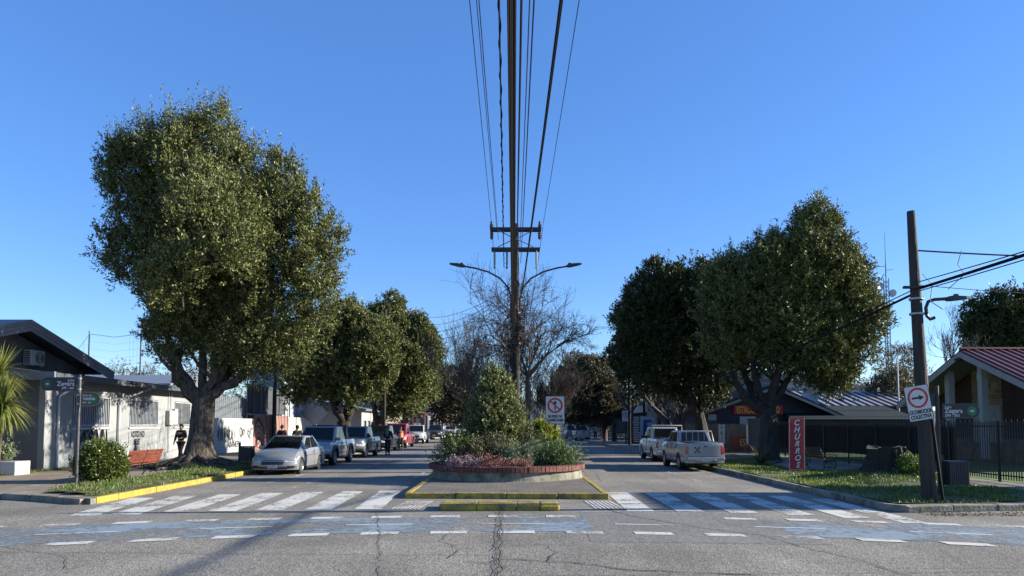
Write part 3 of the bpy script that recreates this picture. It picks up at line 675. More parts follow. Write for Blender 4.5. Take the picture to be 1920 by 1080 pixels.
def shop(name, label, x0, x1, y0, y1, h, wallm, roofm, openings, base, eave=.5, roofh=1.6, sideface='x', sill=None):
    """simple street building whose street front is at x0 (right side, facing -X) or x1 (left side)"""
    t = thing(name, label, 'building', base)
    q = MB(); q.box(x0, x1, y0, y1, 0, h); q.build('wall', wallm, t, W=base)
    q = MB(); xm = (x0 + x1) / 2; q.prismy([(x0 - eave, h - .05), (x1 + eave, h - .05), (x1 + eave, h + .1), (xm, h + roofh), (x0 - eave, h + .1)], y0 - .3, y1 + .3); q.build('roof', roofm, t, W=base)
    fx = x1 if base[0] < 0 else x0; sg = 1 if base[0] < 0 else -1
    for (a, b, za, zb, m, nm) in openings:
        q = MB(); q.box(min(fx + sg * .01, fx + sg * .05), max(fx + sg * .01, fx + sg * .05), a, b, za, zb); o = q.build(nm, m, t, W=base)
        q = MB(); f = .07
        xa, xb_ = sorted((fx + sg * .01, fx + sg * .08)); q.box(xa, xb_, a - f, a, za - f, zb + f); q.box(xa, xb_, b, b + f, za - f, zb + f); q.box(xa, xb_, a, b, zb, zb + f); q.box(xa, xb_, a, b, za - f, za)
        q.build('frame', WHITE, o, W=base)
    return t
WCREAM = mat('cream_wall', (.42, .39, .32), .8, var=.15); WMAR = mat('maroon_wall', (.22, .06, .045), .8, var=.2); ROOFR = mat('red_sheet_roof', (.13, .035, .032), .45, var=.25, vscale=2); ROOFG = mat('grey_sheet_roof', (.20, .21, .22), .45, var=.2)
t = shop('white_house', 'white gabled house far behind the third parked pickup', -30, -14.6, 69, 76, 3.3, mat('offwhite', (.42, .41, .37), .7, var=.1), ROOFG, [(70, 71, 1, 2.3, GLASSW, 'window'), (72, 73, 1, 2.3, GLASSW, 'window'), (74.2, 75.2, .2, 2.3, NAVYP, 'door')], (-20, 72, 0))
t = shop('cream_hall', 'tall cream corrugated hall front behind the dark parked pickup', -28, -14.3, 79, 92, 5.2, WCREAM, ROOFG, [], (-20, 85, 0))
q = MB()
for i in range(26): q.box(-14.29, -14.2, 79.1 + i * .5, 79.3 + i * .5, .1, 5.1)
q.box(-16, -14.3, 78.9, 78.98, .1, 5.1); q.build('wall_rib', mat('rib_pale', (.48, .45, .38), .6), t, W=(-20, 85, 0))
t = shop('maroon_shop', 'maroon shop with a red canopy behind the red pickup', -28, -14.4, 95, 112, 4.4, WMAR, ROOFR, [(97, 100, .3, 2.8, GLASSW, 'window'), (102, 104, .2, 2.6, GLASSW, 'door'), (106, 110, .6, 2.8, GLASSW, 'window')], (-20, 103, 0), roofh=1.2)
q = MB(); q.prismy([(-14.4, 4.0), (-11.6, 3.3), (-11.6, 3.1), (-14.4, 3.5)], 94.6, 113); q.build('canopy', ROOFR, t, W=(-20, 103, 0))
for y in (95.2, 103, 111): q = MB(); q.box(-11.8, -11.65, y, y + .15, 0, 3.2); q.build('canopy_post', mat('pink_paint', (.50, .24, .20), .7), t, W=(-20, 103, 0))
FARH = [('grey_shopfront', 'dark grey shopfront beyond the maroon shop', 118, 135, 4.2, WALLD), ('pale_shopfront', 'pale shopfront near the far end of the left row', 139, 158, 4.0, mat('pale_wall', (.5, .5, .47), .8)), ('far_house', 'small far house where the left row of cars ends', 165, 190, 4.6, WCREAM)]
for nm, lb, y0, y1, h, m in FARH: shop(nm, lb, -28, -14.0, y0, y1, h, m, ROOFG, [(y0 + 1.5, y0 + 5, .6, 2.7, GLASSW, 'window'), (y0 + 7, y0 + 8.5, .2, 2.5, NAVYP, 'door'), (y0 + 10, y0 + 14, .6, 2.7, GLASSW, 'window')], (-20, (y0 + y1) / 2, 0))
t = thing('long_shed', 'long low shed roof seen above the corner building eave', 'building', (-40, 48, 0)); q = MB(); q.box(-60, -21.8, 45, 52, 0, 4.5); q.build('wall', mat('shed_wall', (.20, .22, .27), .7), t, W=(-40, 48, 0)); q = MB(); q.prismx([(44.6, 4.5), (48.5, 5.3), (52.4, 4.5), (52.4, 4.4), (44.6, 4.35)], -60, -21.5); q.build('roof', mat('shed_roof', (.17, .19, .24), .6, var=.1), t, W=(-40, 48, 0))

# net poles with netting behind the corner building
for i, (px, pt_) in enumerate(((168, 620), (265, 618), (325, 652))):
    p = at(px, pt_, 60); o = MB().tube([(p.x, 60, 0), (p.x, 60, p.z)], [.09, .06], 8).build('net_pole', NAVYP, None, smooth=True, loc=(p.x, 60, 0))
    tag(o, ('thin pole nearest the gable end, at the left edge of the sports net', 'middle thin pole holding the sports net above the corner building', 'thin net pole closest to the big tree trunk')[i], 'pole', 'net poles behind the corner building')
q = MB(); pts = [at(168, 626, 60), at(215, 632, 60), at(265, 626, 60), at(325, 640, 60)]
for a, b in zip(pts[:-1], pts[1:]):
    q.tube([a, b], .02, 4)
    for k in range(7): s_ = a.lerp(b, k / 7); q.tube([s_, (s_.x, s_.y, s_.z - 3.8)], .006, 3)
    for k in range(1, 7): dz = Vector((0, 0, k * .62)); q.tube([a - dz, b - dz], .006, 3)
q.tube([pts[0], (pts[0].x - 2.4, 60, 6.2)], .015, 4)
for k in range(5): s_ = pts[0].lerp(Vector((pts[0].x - 2.4, 60, 6.2)), k / 5); q.tube([s_, (s_.x, 60, 5.5)], .008, 3)
o = q.build('sports_net', mat('net_cord', (.18, .26, .36), .7), None, loc=(pts[0].x, 60, 5)); tag(o, 'fine blue grey netting strung between the thin poles', 'net')

# ================================================================ RIGHT SIDE BUILDINGS
RB = (27, 34, 0)
t = thing('chapel', 'brown boarded chapel with red ribbed roof and stone panel under a deep gable', 'building', RB)
CX = 23.2; RX = 21.5; ap = (33.9, 5.5); fe = (39.6, 3.14); ne = (27.2, 2.75)
BRB = mat('brown_boards', (.055, .028, .022), .7, var=.3, vscale=2, stretch=(1, 1, 9))
q = MB(); q.prismx([(28.4, 0.1), (38.9, 0.1), (38.9, 3.3), (ap[0], 5.2), (28.4, 3.05)], CX, 38); q.build('wall', BRB, t, W=RB)
q = MB()
for (ye, ze) in (fe, ne): q.prismx([(ap[0], ap[1]), (ye, ze), (ye, ze - .10), (ap[0], ap[1] - .10)], RX, 40)
rf = q.build('roof', ROOFR, t, W=RB)
q = MB()
for (ye, ze) in (ne, fe):
    for i in range(46):
        x = RX + .25 + i * .4; q.prismx([(ap[0], ap[1] + .06), (ye, ze + .06), (ye, ze + .005), (ap[0], ap[1] + .005)], x, x + .05)
q.build('roof_rib', mat('rib_red', (.26, .11, .10), .5), rf, W=RB)
q = MB(); q.tube([(RX - .02, ap[0], ap[1] + .05), (40, ap[0], ap[1] + .05)], .09, 6); q.build('ridge_cap', ROOFR, rf, W=RB)
q = MB()
for (ye, ze) in (fe, ne): q.prismx([(ap[0], ap[1] - .10), (ye, ze - .10), (ye, ze - .38), (ap[0], ap[1] - .38)], RX - .05, RX + .03)
q.build('barge_board', mat('white_barge', (.42, .42, .41), .6, var=.1), t, W=RB)
q = MB()
for (ye, ze) in (fe, ne): q.prismx([(ap[0], ap[1] - .11), (ye, ze - .11), (ye, ze - .14), (ap[0], ap[1] - .14)], RX + .04, CX)
q.build('soffit', mat('soffit_boards', (.30, .29, .27), .7, var=.2, vscale=3), t, W=RB)
def stone(name):
    m = paving(name, (.26, .20, .11), (.17, .12, .065), (.30, .25, .17), 1, .42, .26)
    n = m.node_tree; g_ = [x for x in n.nodes if x.type == 'NEW_GEOMETRY'][0]; br = [x for x in n.nodes if x.type == 'TEX_BRICK'][0]
    sp = n.nodes.new('ShaderNodeSeparateXYZ'); cb = n.nodes.new('ShaderNodeCombineXYZ'); n.links.new(g_.outputs['Position'], sp.inputs[0]); n.links.new(sp.outputs[1], cb.inputs[0]); n.links.new(sp.outputs[2], cb.inputs[1]); n.links.new(cb.outputs[0], br.inputs['Vector']); return m
q = MB(); q.prismx([(33.55, .2), (35.7, .2), (35.7, 4.55), (34.2, 5.1), (33.55, 4.95)], CX - .06, CX + .05); q.build('stone_panel', stone('stone_cladding'), t, W=RB)
q = MB(); q.box(CX - .05, CX - .005, 28.5, 38.8, .1, 1.25); q.build('stone_base', MATS['stone_cladding'], t, W=RB)
for (a, b) in ((33.2, 33.5), (35.72, 36.05)):
    q = MB(); q.box(CX - 1.2, CX - .9, a, b, .35, 4.85); q.build('column', mat('white_column', (.45, .45, .44), .6, var=.1), t, W=RB)
q = MB(); q.box(CX - .10, CX - .065, 33.6, 35.6, 1.05, 2.85); q.build('notice_panel', mat('grey_panel', (.36, .38, .36), .6, var=.2, vscale=4), t, W=RB)
q = MB(); q.lathe([(.30, 0), (.30, .06), (.24, .06), (.24, 0), (.30, 0)], (CX - .14, 34.9, 4.3), 28, 'x'); q.build('ring_emblem', WHITE, t, W=RB, smooth=True)
o = MB().lathe([(.0, 0), (.16, .03), (.18, .12), (.02, .2)], (0, 0, 0), 12).build('security_lamp', BLACKM, None, L=(RX - .12, 33.9, 4.95)); tag(o, 'small dark lamp hanging at the chapel gable tip', 'lamp')

# perimeter railing in front of the chapel
t = thing('railing_fence', 'long black bar fence between the pavement and the chapel lawn', 'fence', (15.3, 28, 0)); FB = (15.3, 28, 0)
q = MB(); y = 17.4; PY = [17.4 + 2.5 * i for i in range(11)]
k = 0
while y < 42.4:
    if min(abs(y - p) for p in PY) > .05: q.box(15.29, 15.315, y - .012, y + .012, .22, 2.02)
    y += .115
q.build('bars', BLACKM, t, W=FB)
q = MB(); q.box(15.315, 15.345, 17.4, 42.4, .33, .37); q.box(15.315, 15.345, 17.4, 42.4, 1.86, 1.90); q.build('rail', BLACKM, t, W=FB)
for p in PY: q = MB(); q.box(15.27, 15.33, p - .035, p + .035, .1, 2.06); q.build('post', BLACKM, t, W=FB)
q = MB(); q.box(15.36, 15.375, 24.6, 42.4, .62, 1.84); q.build('shade_screen', mat('green_shade_cloth', (.012, .022, .02), .9, var=.3), t, W=FB)
q = MB()
for i in range(100): y = 17.5 + i * .25; q.prismx([(y, 2.02), (y + .03, 2.10), (y + .06, 2.02)], 15.295, 15.305)
q.build('spikes', BLACKM, t, W=FB)
# the gate leaf beyond the fence, end-on beside the trunk
q = MB()
for i in range(14): q.box(15.0 - i * .0, 15.05, 43 + i * .16, 43.1 + i * .16, .2, 2.3)
q.box(14.98, 15.07, 43, 45.3, .2, .3); q.box(14.98, 15.07, 43, 45.3, 2.2, 2.3)
o = q.build('metal_gate', mat('gate_grey', (.10, .105, .105), .6), None, loc=(15, 44, 0)); tag(o, 'grey slatted metal gate just left of the near right trunk', 'gate')

# navy building with the parking sign
NB = (20, 52, 0)
t = thing('parking_building', 'navy blue gabled building with a red and yellow parking sign', 'building', NB)
pa = at(1445, 733, 47); pr_ = at(1550, 776, 47); 
q = MB(); q.prismy([(13.6, .1), (20.6, .1), (20.6, 2.7), (pa.x, 4.4), (13.6, 3.0)], 47, 60); q.build('wall', NAVY, t, W=NB)
q = MB()
q.prismy([(pa.x, 4.55), (21.8, 2.45), (21.8, 2.33), (pa.x, 4.40)], 46.2, 60.5); q.prismy([(pa.x, 4.55), (12.6, 2.9), (12.6, 2.78), (pa.x, 4.40)], 46.2, 60.5); q.build('roof', mat('dark_sheet', (.045, .05, .06), .9, spec=.1), t, W=NB)
q = MB(); q.prismy([(pa.x, 4.40), (21.8, 2.33), (21.8, 2.17), (pa.x, 4.22)], 46.15, 46.22); q.prismy([(pa.x, 4.40), (12.6, 2.78), (12.6, 2.62), (pa.x, 4.22)], 46.15, 46.22); q.build('barge_board', mat('grey_barge', (.28, .28, .28), .6), t, W=NB)
c = at(1421, 769, 46.9); c2 = at(1376, 777, 46.9); c3 = at(1467, 760, 46.9)
sg = MB().box(c2.x, c3.x, 46.86, 46.94, c2.z, c3.z).build('sign_board', REDS, t, W=NB)
text('lettering', 'ESTACIONAMIENTO', .62, YELLOWT, sg, (c.x - 20, 46.85 - 52, c.z), sx=.50, bold=.012)
q = MB()
for (a, b) in ((1329, 1343), (1388, 1416)):
    p0 = at(a, 826 if a > 1380 else 788, 46.95); p1 = at(b, 781 if a > 1380 else 777, 46.95); q.box(p0.x, p1.x, 46.93, 46.99, p0.z, p1.z)
q.build('shutter', mat('pale_shutter', (.48, .50, .50), .6, var=.1), t, W=NB)
p0 = at(1385, 845, 46.3)
# wooden board fence with hanging parking boards
q = MB(); xx = 11.2
while xx < 16.6:
    w_ = .16; hh = 1.95 + random.uniform(-.05, .05); q.box(xx, xx + w_ - .015, 45.8, 45.84, .1, hh); xx += w_
t2 = thing('board_fence', 'weathered grey timber fence below the red parking sign', 'fence', (14, 45.8, 0)); q.build('boards', mat('grey_timber', (.22, .18, .14), .85, var=.4, vscale=3, stretch=(4, 4, .5)), t2, W=(14, 45.8, 0))
o = MB().box(-.9, .9, -.03, .03, -.42, .42).build('parking_board', mat('faded_red', (.30, .07, .05), .7, var=.3), None, L=(15.05, 45.7, .75)); tag(o, 'faded red board with yellow letters low on the timber fence', 'sign'); text('lettering', 'ESTAC', .6, YELLOWT, o, (.1, -.034, 0), sx=.62, bold=.01)
for i, px in enumerate((1354, 1406)):
    p = at(px, 814, 45.4); o = MB().box(-.2, .2, -.02, .02, -.62, .62).build('route_board', WHITES, None, L=(p.x, 45.5, p.z)); tag(o, ('narrow white numbered board hanging left on the timber fence', 'narrow white numbered board in front of the faded red board')[i], 'sign', 'narrow white boards on the timber fence')
    text('lettering', '2\n6\n1', .42, BLACKS, o, (0, -.024, .08), sx=.9)

# other roofs behind the fence on the right
def roofbuilding(name, label, px0, px1, ytop, ybot, Y, dY, wallm, roofm, ribs=None, lean=0.0):
    a = at(px0, ytop, Y + dY); b = at(px1, ytop, Y + dY); c = at(px0, ybot, Y); d = at(px1, ybot, Y); base = ((c.x + d.x) / 2, Y + dY / 2, 0)
    t = thing(name, label, 'building', base); x0, x1 = c.x, d.x
    zt = a.z; zb = c.z
    q = MB(); q.box(x0 + .3, x1 - .3, Y + .4, Y + 2 * dY - .4, 0, zb - .02); q.build('wall', wallm, t, W=base)
    q = MB(); q.prismx([(Y, zb), (Y + dY, zt), (Y + 2 * dY, zb), (Y + 2 * dY, zb - .1), (Y + dY, zt - .12), (Y, zb - .1)], x0, x1); rf = q.build('roof', roofm, t, W=base)
    if ribs:
        q = MB(); x = x0 + .2
        while x < x1 - .2: q.prismx([(Y - .01, zb + .07), (Y + dY, zt + .07), (Y + dY, zt + .003), (Y - .01, zb + .003)], x, x + ribs * .42); x += ribs
        q.build('roof_rib', mat('pale_rib', (.30, .30, .32), .4), rf, W=base)
    return t
roofbuilding('ribbed_roof_building', 'long low building with striped metal roof behind the fence', 1497, 1740, 735, 762, 50, 5, mat('dark_green_wall', (.05, .06, .06), .7), mat('dark_roof', (.03, .033, .04), .8, spec=.2), .62)
roofbuilding('green_roof_shed', 'low shed with dark green roof in front of the striped roof', 1490, 1730, 761, 786, 45, 4.6, mat('shed_dark_wall', (.04, .045, .05), .7), mat('dark_green_roof', (.03, .04, .045), .95, var=.2, spec=.08))
roofbuilding('tan_roof_building', 'distant building with pale tan ribbed roof', 1440, 1582, 701, 714, 78, 8, mat('pale_clad', (.40, .42, .45), .6), mat('tan_roof', (.24, .21, .155), .5), .8)
roofbuilding('grey_gable_hall', 'distant grey hall with a broad low roof right of the tan roof', 1560, 1645, 706, 722, 92, 14, mat('grey_clad', (.33, .35, .38), .6), mat('hall_roof', (.30, .32, .35), .5))
t = shop('clapboard_house', 'blue grey clapboard upper storey behind the near right tree', 17.6, 21.2, 56, 62, 5.5, mat('clapboard', (.27, .31, .36), .6, var=.15), ROOFG, [], (19.4, 59, 0), roofh=.9)
q = MB()
for k in range(14): q.box(17.6, 21.2, 55.97, 55.995, 2.2 + k * .24, 2.22 + k * .24)
q.build('board_joint', NAVYP, t, W=(19.4, 59, 0))
p = at(1519, 744, 49); o = MB().lathe([(.02, 0), (.3, .05), (.55, .2), (.56, .22), (.3, .08), (.0, .03)], (0, 0, 0), 20).build('satellite_dish', METAL, None, smooth=True, L=p); o.rotation_euler = (R(75), 0, R(-20)); tag(o, 'grey satellite dish at the left end of the striped roof', 'dish')
# shops further along the right side
WHW = mat('shop_white', (.34, .34, .32), .8, var=.15)
def rshop(nm, lb, y0, y1, h, m, canopy, x0=15.0):
    t = shop(nm, lb, x0, 28, y0, y1, h, m, ROOFG, [(y0 + 1, y0 + 3.4, .5, 2.6, GLASSW, 'window'), (y0 + 5, y0 + 6.3, .2, 2.5, NAVYP, 'door')], (20, (y0 + y1) / 2, 0), roofh=1.1)
    if canopy:
        q = MB(); q.prismy([(x0, 3.3), (x0 - 2.6, 3.0), (x0 - 2.6, 2.75), (x0, 2.9)], y0, y1); q.build('canopy', BLACKM, t, W=(20, (y0 + y1) / 2, 0))
        for y in np.arange(y0 + .3, y1, 3.5): q = MB(); q.box(x0 - 2.5, x0 - 2.36, y, y + .14, 0, 2.8); q.build('canopy_post', WHITE, t, W=(20, (y0 + y1) / 2, 0))
    return t
rshop('grey_shop', 'grey low shop behind the white pickup with ladder rack', 64, 76, 4.6, mat('shop_grey', (.22, .22, .22), .8), False)
rshop('white_shop', 'white shop with dark canopy past the round parking sign', 79, 96, 4.5, WHW, True)
rshop('canopied_shop', 'shop with dark awning beside the traffic cone', 99, 118, 4.3, mat('shop_tan', (.32, .29, .25), .8), True, 14.4)
rshop('far_white_shop', 'small white shop at the far end of the right side', 122, 145, 4.2, WHW, True, 13.5)
rshop('end_shop', 'last grey shop before the street fades away', 150, 190, 4.5, mat('shop_grey2', (.3, .3, .31), .8), False, 13)
# tall brick neighbour to the right of the view, whose shade falls over the crossing
shop('neighbour_house', 'tall house out to the right shading the right crossing', 25, 33, 17.9, 21.3, 7.6, WCREAM, ROOFG, [(18.6, 19.6, 1, 2.3, GLASSW, 'window')], (29, 19.5, 0), roofh=1.6)
# ================================================================ TREES
def scaleat(Y): return (at(1060, 600, Y).x - at(960, 600, Y).x) / 100
def px_blobs(L, Y, dfac=1.0):
    out = []
    for b in L:
        cx, cy, rx, ry = b[:4]; dy = b[4] if len(b) > 4 else 0; c = at(cx, cy, Y + dy); s = scaleat(Y + dy)
        out.append((c.x, c.y, c.z, rx * s, (b[5] if len(b) > 5 else (rx + ry) / 2 * dfac) * s if len(b) <= 5 else b[5], ry * s))
    return out
def tree(name, label, base, forks, blobs, nclump, per, csize, lm, bark, leaf=.12, group=None, nl=12, up=.8, r0=.45, lean=(0, 0), fork=2.4, inner=.25, tipup=0, roots=0, splen=.5, twigs=40, lobes=None, fill=.10):
    t = thing(name, label, 'tree', base, group=group)
    b = Vector(base); q = MB(); top = Vector((lean[0], lean[1], fork))
    n = 26; hs = np.linspace(0, 1, 9); prev = None; rings = []
    for i, h in enumerate(hs):
        c = Vector((top.x * h, top.y * h, -.1 + (fork + .1) * h)); fl = r0 * (1 + roots * math.exp(-h * 7)) * (1 - .22 * h)
        k = len(q.v)
        for j in range(n):
            a = 2 * math.pi * j / n; lob = 1 + (.10 + .35 * roots * math.exp(-h * 5)) * math.sin(3 * a + 1 + h) * (.6 + .4 * math.sin(5 * a + h * 2)) + .05 * math.sin(7 * a + h * 6) + .035 * math.sin(11 * a - h * 4) + .02 * random.uniform(-1, 1)
            q.v.append((c.x + fl * lob * math.cos(a), c.y + fl * lob * math.sin(a), c.z))
        rings.append(k)
    for i in range(8):
        for j in range(n): q.face((rings[i] + j, rings[i] + (j + 1) % n, rings[i + 1] + (j + 1) % n, rings[i + 1] + j))
    q.face([rings[-1] + j for j in range(n)])
    for (p, rl) in forks:
        p = Vector(p) - b; s_ = top + Vector((random.uniform(-.15, .15), random.uniform(-.15, .15), random.uniform(-.5, .05)))
        pts = limb(q, s_, p, rl, rl * .38, n=8, seg=8, bend=.45)
        for k in range(3):
            i = random.randint(3, 7); e = pts[i] + Vector((random.uniform(-1, 1), random.uniform(-1, 1), random.uniform(.5, 1.6))) * (p - top).length * .33
            pp = limb(q, pts[i], e, rl * .42, rl * .14, n=5, seg=5, bend=.3)
            for m_ in range(2): e2 = pp[3] + Vector((random.uniform(-1, 1), random.uniform(-1, 1), random.uniform(.4, 1.5))) * .9; limb(q, pp[3], e2, rl * .16, rl * .05, n=4, seg=4, bend=.2)
    Bl = [(x - b.x, y - b.y, z - b.z, rx, ry, rz) for (x, y, z, rx, ry, rz) in blobs]
    for k in range(twigs):
        bb = random.choice(Bl); c = Vector(bb[:3]); d = Vector((random.gauss(0, 1), random.gauss(0, 1), abs(random.gauss(0, 1)))).normalized(); e = c + Vector((d.x * bb[3], d.y * bb[4], d.z * bb[5])) * .85
        limb(q, c + (top - c) * .25, e, .035, .012, n=4, seg=5, bend=.15)
    q.build('trunk', bark, t, smooth=60)
    lb_ = lobes or (max(24, nclump // 9), csize * 1.55)
    SL_ = sublobes(Bl, lb_[0], lb_[1]); cs2 = csize * .55
    P, D, l, w = clumps(SL_, nclump, per, cs2, leaf=leaf, nl=nl, up=up, inner=.12, tipup=tipup, splen=splen * .8)
    P2, D2, l2, w2 = clumps([(a, b_, c, d * .74, e * .74, f * .78) for a, b_, c, d, e, f in Bl], int(nclump * fill), per, csize, leaf=leaf * 1.25, nl=nl, up=up, inner=.5, splen=splen)
    P3, D3, l3, w3 = shoots(SL_, 90 + int(200 * tipup), 1.15 if tipup else .8, 34, leaf * .9)
    leaves_mesh('crown', lm, np.concatenate([P, P2, P3]), np.concatenate([D, D2, D3]), np.concatenate([l, l2, l3]), np.concatenate([w, w2, w3]), t)
    return t

# big tree on the left corner
TL = (-13.25, 30.0, .14)
bl = px_blobs([(325, 325, 100, 88), (262, 405, 85, 95), (300, 480, 105, 95), (420, 390, 115, 115), (500, 465, 100, 110), (400, 500, 125, 115), (545, 545, 90, 78), (485, 605, 110, 75), (355, 595, 70, 65), (335, 265, 50, 42), (460, 325, 55, 50), (395, 262, 45, 36), (580, 505, 50, 66), (430, 660, 62, 42), (235, 325, 38, 45), (560, 435, 46, 52), (535, 650, 70, 42), (510, 350, 52, 60), (550, 395, 42, 50), (600, 470, 32, 50), (345, 722, 26, 18), (470, 665, 60, 36)], 30) + px_blobs([(330, 600, 60, 60), (410, 560, 90, 90), (400, 645, 50, 38)], 33) + px_blobs([(470, 655, 80, 42), (440, 590, 90, 60)], 35) + px_blobs([(400, 420, 110, 130), (330, 520, 60, 60)], 27.2)
tree('corner_tree', 'biggest evergreen tree with egg shaped crown on the left corner by the red bench', TL,
     [((*at(320, 640, 30),), .30), ((*at(300, 560, 29.5),), .24), ((*at(400, 610, 30.5),), .26), ((*at(500, 640, 30),), .24), ((*at(470, 560, 29),), .2), ((*at(380, 500, 31),), .22), ((*at(440, 520, 31.5),), .18)],
     bl, 2300, 12, .50, LF_MAIN, BARK, leaf=.135, nl=15, up=1.0, r0=.52, lean=(.25, 0), fork=2.9, inner=.22, tipup=1.5, roots=.75, splen=.55, twigs=60)
# surface roots mound
rt = MB()
for k in range(26):
    a = random.uniform(0, 6.28); L = random.uniform(.9, 2.0); pts = []; w = 0
    for i in range(8):
        t_ = i / 7; rr = .5 + L * t_; w += random.gauss(0, .13); pts.append((TL[0] + rr * math.cos(a + w), TL[1] + rr * math.sin(a + w), max(HL(TL[0] + rr * math.cos(a + w), TL[1] + rr * math.sin(a + w)) + .02, .2) + .12 * math.exp(-t_ * 3)))
    rt.tube(pts, [.13 * (1 - i / 9) for i in range(8)], 6)
o = rt.build('surface_roots', BARK, [c for c in bpy.data.objects if c.name == 'corner_tree'][0], smooth=60, W=TL)

# two evergreens behind on the left
tree('street_tree', 'dark rounded evergreen just right of the big corner tree, above the first pickup', (-12.3, 52, .14), [((*at(600, 700, 52),), .3), ((*at(640, 680, 52),), .28), ((*at(675, 700, 52),), .25)],
     px_blobs([(610, 650, 70, 70), (640, 632, 66, 48), (690, 668, 60, 62), (655, 612, 38, 24), (580, 690, 45, 52), (640, 710, 75, 45), (700, 640, 42, 40), (560, 715, 30, 28)], 52), 1000, 13, .62, LF_MAIN, BARK_D, leaf=.21, nl=12, r0=.6, fork=2.0, group=None, inner=.2)
tree('street_tree', 'pointed evergreen with lit right side, above the dark and red pickups', (-12.2, 64, .14), [((*at(700, 720, 64),), .3), ((*at(735, 700, 64),), .3), ((*at(765, 715, 64),), .28)],
     px_blobs([(735, 615, 42, 50), (700, 640, 50, 52), (775, 640, 34, 42), (740, 660, 66, 58), (770, 690, 48, 62), (715, 690, 50, 60), (790, 650, 30, 38), (738, 578, 15, 22), (750, 740, 50, 32)], 64), 1000, 13, .7, LF_MAIN, BARK, leaf=.24, nl=12, r0=.6, fork=2.0, inner=.2)
tree('street_tree', 'small evergreen showing right behind the pointed one over the red pickup', (-12.0, 78, .14), [((*at(790, 720, 78),), .3), ((*at(805, 720, 78),), .25)],
     px_blobs([(800, 660, 22, 42), (795, 720, 30, 42)], 78), 260, 14, .75, LF_MAIN, BARK, leaf=.26, nl=11, r0=.4, fork=2.2, inner=.2)
# brownish olive trees far left and far right
tree('olive_tree', 'brownish olive tree at the far end of the left parking row', (-11.5, 102, .14), [((*at(830, 750, 102),), .2), ((*at(860, 745, 102),), .2)],
     px_blobs([(830, 735, 36, 38), (862, 745, 34, 34), (845, 760, 40, 25), (880, 760, 20, 22)], 102), 640, 12, 1.0, LF_OLIVE, TWIG, leaf=.25, nl=9, r0=.3, fork=2.4, inner=.3)
tree('olive_tree', 'broad brownish olive tree over the far silver pickup on the right', (9.9, 76, .14), [((*at(1080, 740, 76),), .2), ((*at(1110, 735, 76),), .2)],
     px_blobs([(1085, 720, 42, 46), (1120, 720, 44, 40), (1060, 745, 28, 34), (1135, 750, 34, 34), (1100, 755, 45, 25)], 76), 900, 13, .85, LF_OLIVE, TWIG_D, leaf=.22, nl=9, r0=.3, fork=2.4, inner=.3)
tree('dark_conifer', 'small dark conifer beside the traffic cone on the right', (10.6, 74, .14), [((*at(1133, 760, 78),), .12)],
     px_blobs([(1135, 770, 28, 20), (1135, 745, 20, 24), (1150, 768, 22, 16)], 78), 90, 10, .8, LF_DARK, BARK_D, leaf=.2, nl=10, r0=.2, fork=2.4, up=.1)
# right: three evergreens
tree('plaza_tree', 'tall wide evergreen with thick dark trunk beside the churros banner', (12.25, 34, .2), [((*at(1370, 690, 34),), .26), ((*at(1410, 640, 34),), .24), ((*at(1460, 620, 33.5),), .26), ((*at(1530, 640, 34),), .24), ((*at(1500, 560, 34.5),), .2), ((*at(1390, 600, 35),), .2)],
     px_blobs([(1530, 485, 52, 55), (1480, 520, 85, 70), (1550, 540, 72, 85), (1410, 535, 72, 62), (1590, 610, 55, 65), (1520, 640, 85, 58), (1400, 600, 80, 62), (1370, 570, 58, 70), (1470, 600, 90, 80), (1610, 655, 38, 30), (1560, 690, 45, 28), (1532, 438, 22, 22), (1350, 650, 46, 38), (1590, 520, 35, 42)], 34), 2000, 12, .52, LF_MAIN, BARK_D, leaf=.145, nl=14, r0=.46, fork=2.5, inner=.2, up=.75, tipup=.6, roots=.25, twigs=50)
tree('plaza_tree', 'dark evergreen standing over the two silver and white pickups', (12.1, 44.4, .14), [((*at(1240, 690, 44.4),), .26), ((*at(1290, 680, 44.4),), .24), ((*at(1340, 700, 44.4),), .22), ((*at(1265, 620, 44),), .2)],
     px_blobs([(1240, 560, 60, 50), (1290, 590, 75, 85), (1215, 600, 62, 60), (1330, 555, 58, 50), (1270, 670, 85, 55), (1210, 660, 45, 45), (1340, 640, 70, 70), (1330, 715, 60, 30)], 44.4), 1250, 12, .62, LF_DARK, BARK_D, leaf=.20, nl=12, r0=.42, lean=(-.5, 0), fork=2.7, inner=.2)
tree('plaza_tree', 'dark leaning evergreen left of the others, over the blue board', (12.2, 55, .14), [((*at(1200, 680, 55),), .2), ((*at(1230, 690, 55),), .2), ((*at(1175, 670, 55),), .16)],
     px_blobs([(1185, 620, 42, 45), (1175, 665, 35, 32), (1220, 650, 48, 58), (1200, 700, 42, 26)], 55), 380, 14, .7, LF_DARK, TWIG, leaf=.22, nl=11, r0=.32, lean=(-.3, 0), fork=2.2, inner=.2)
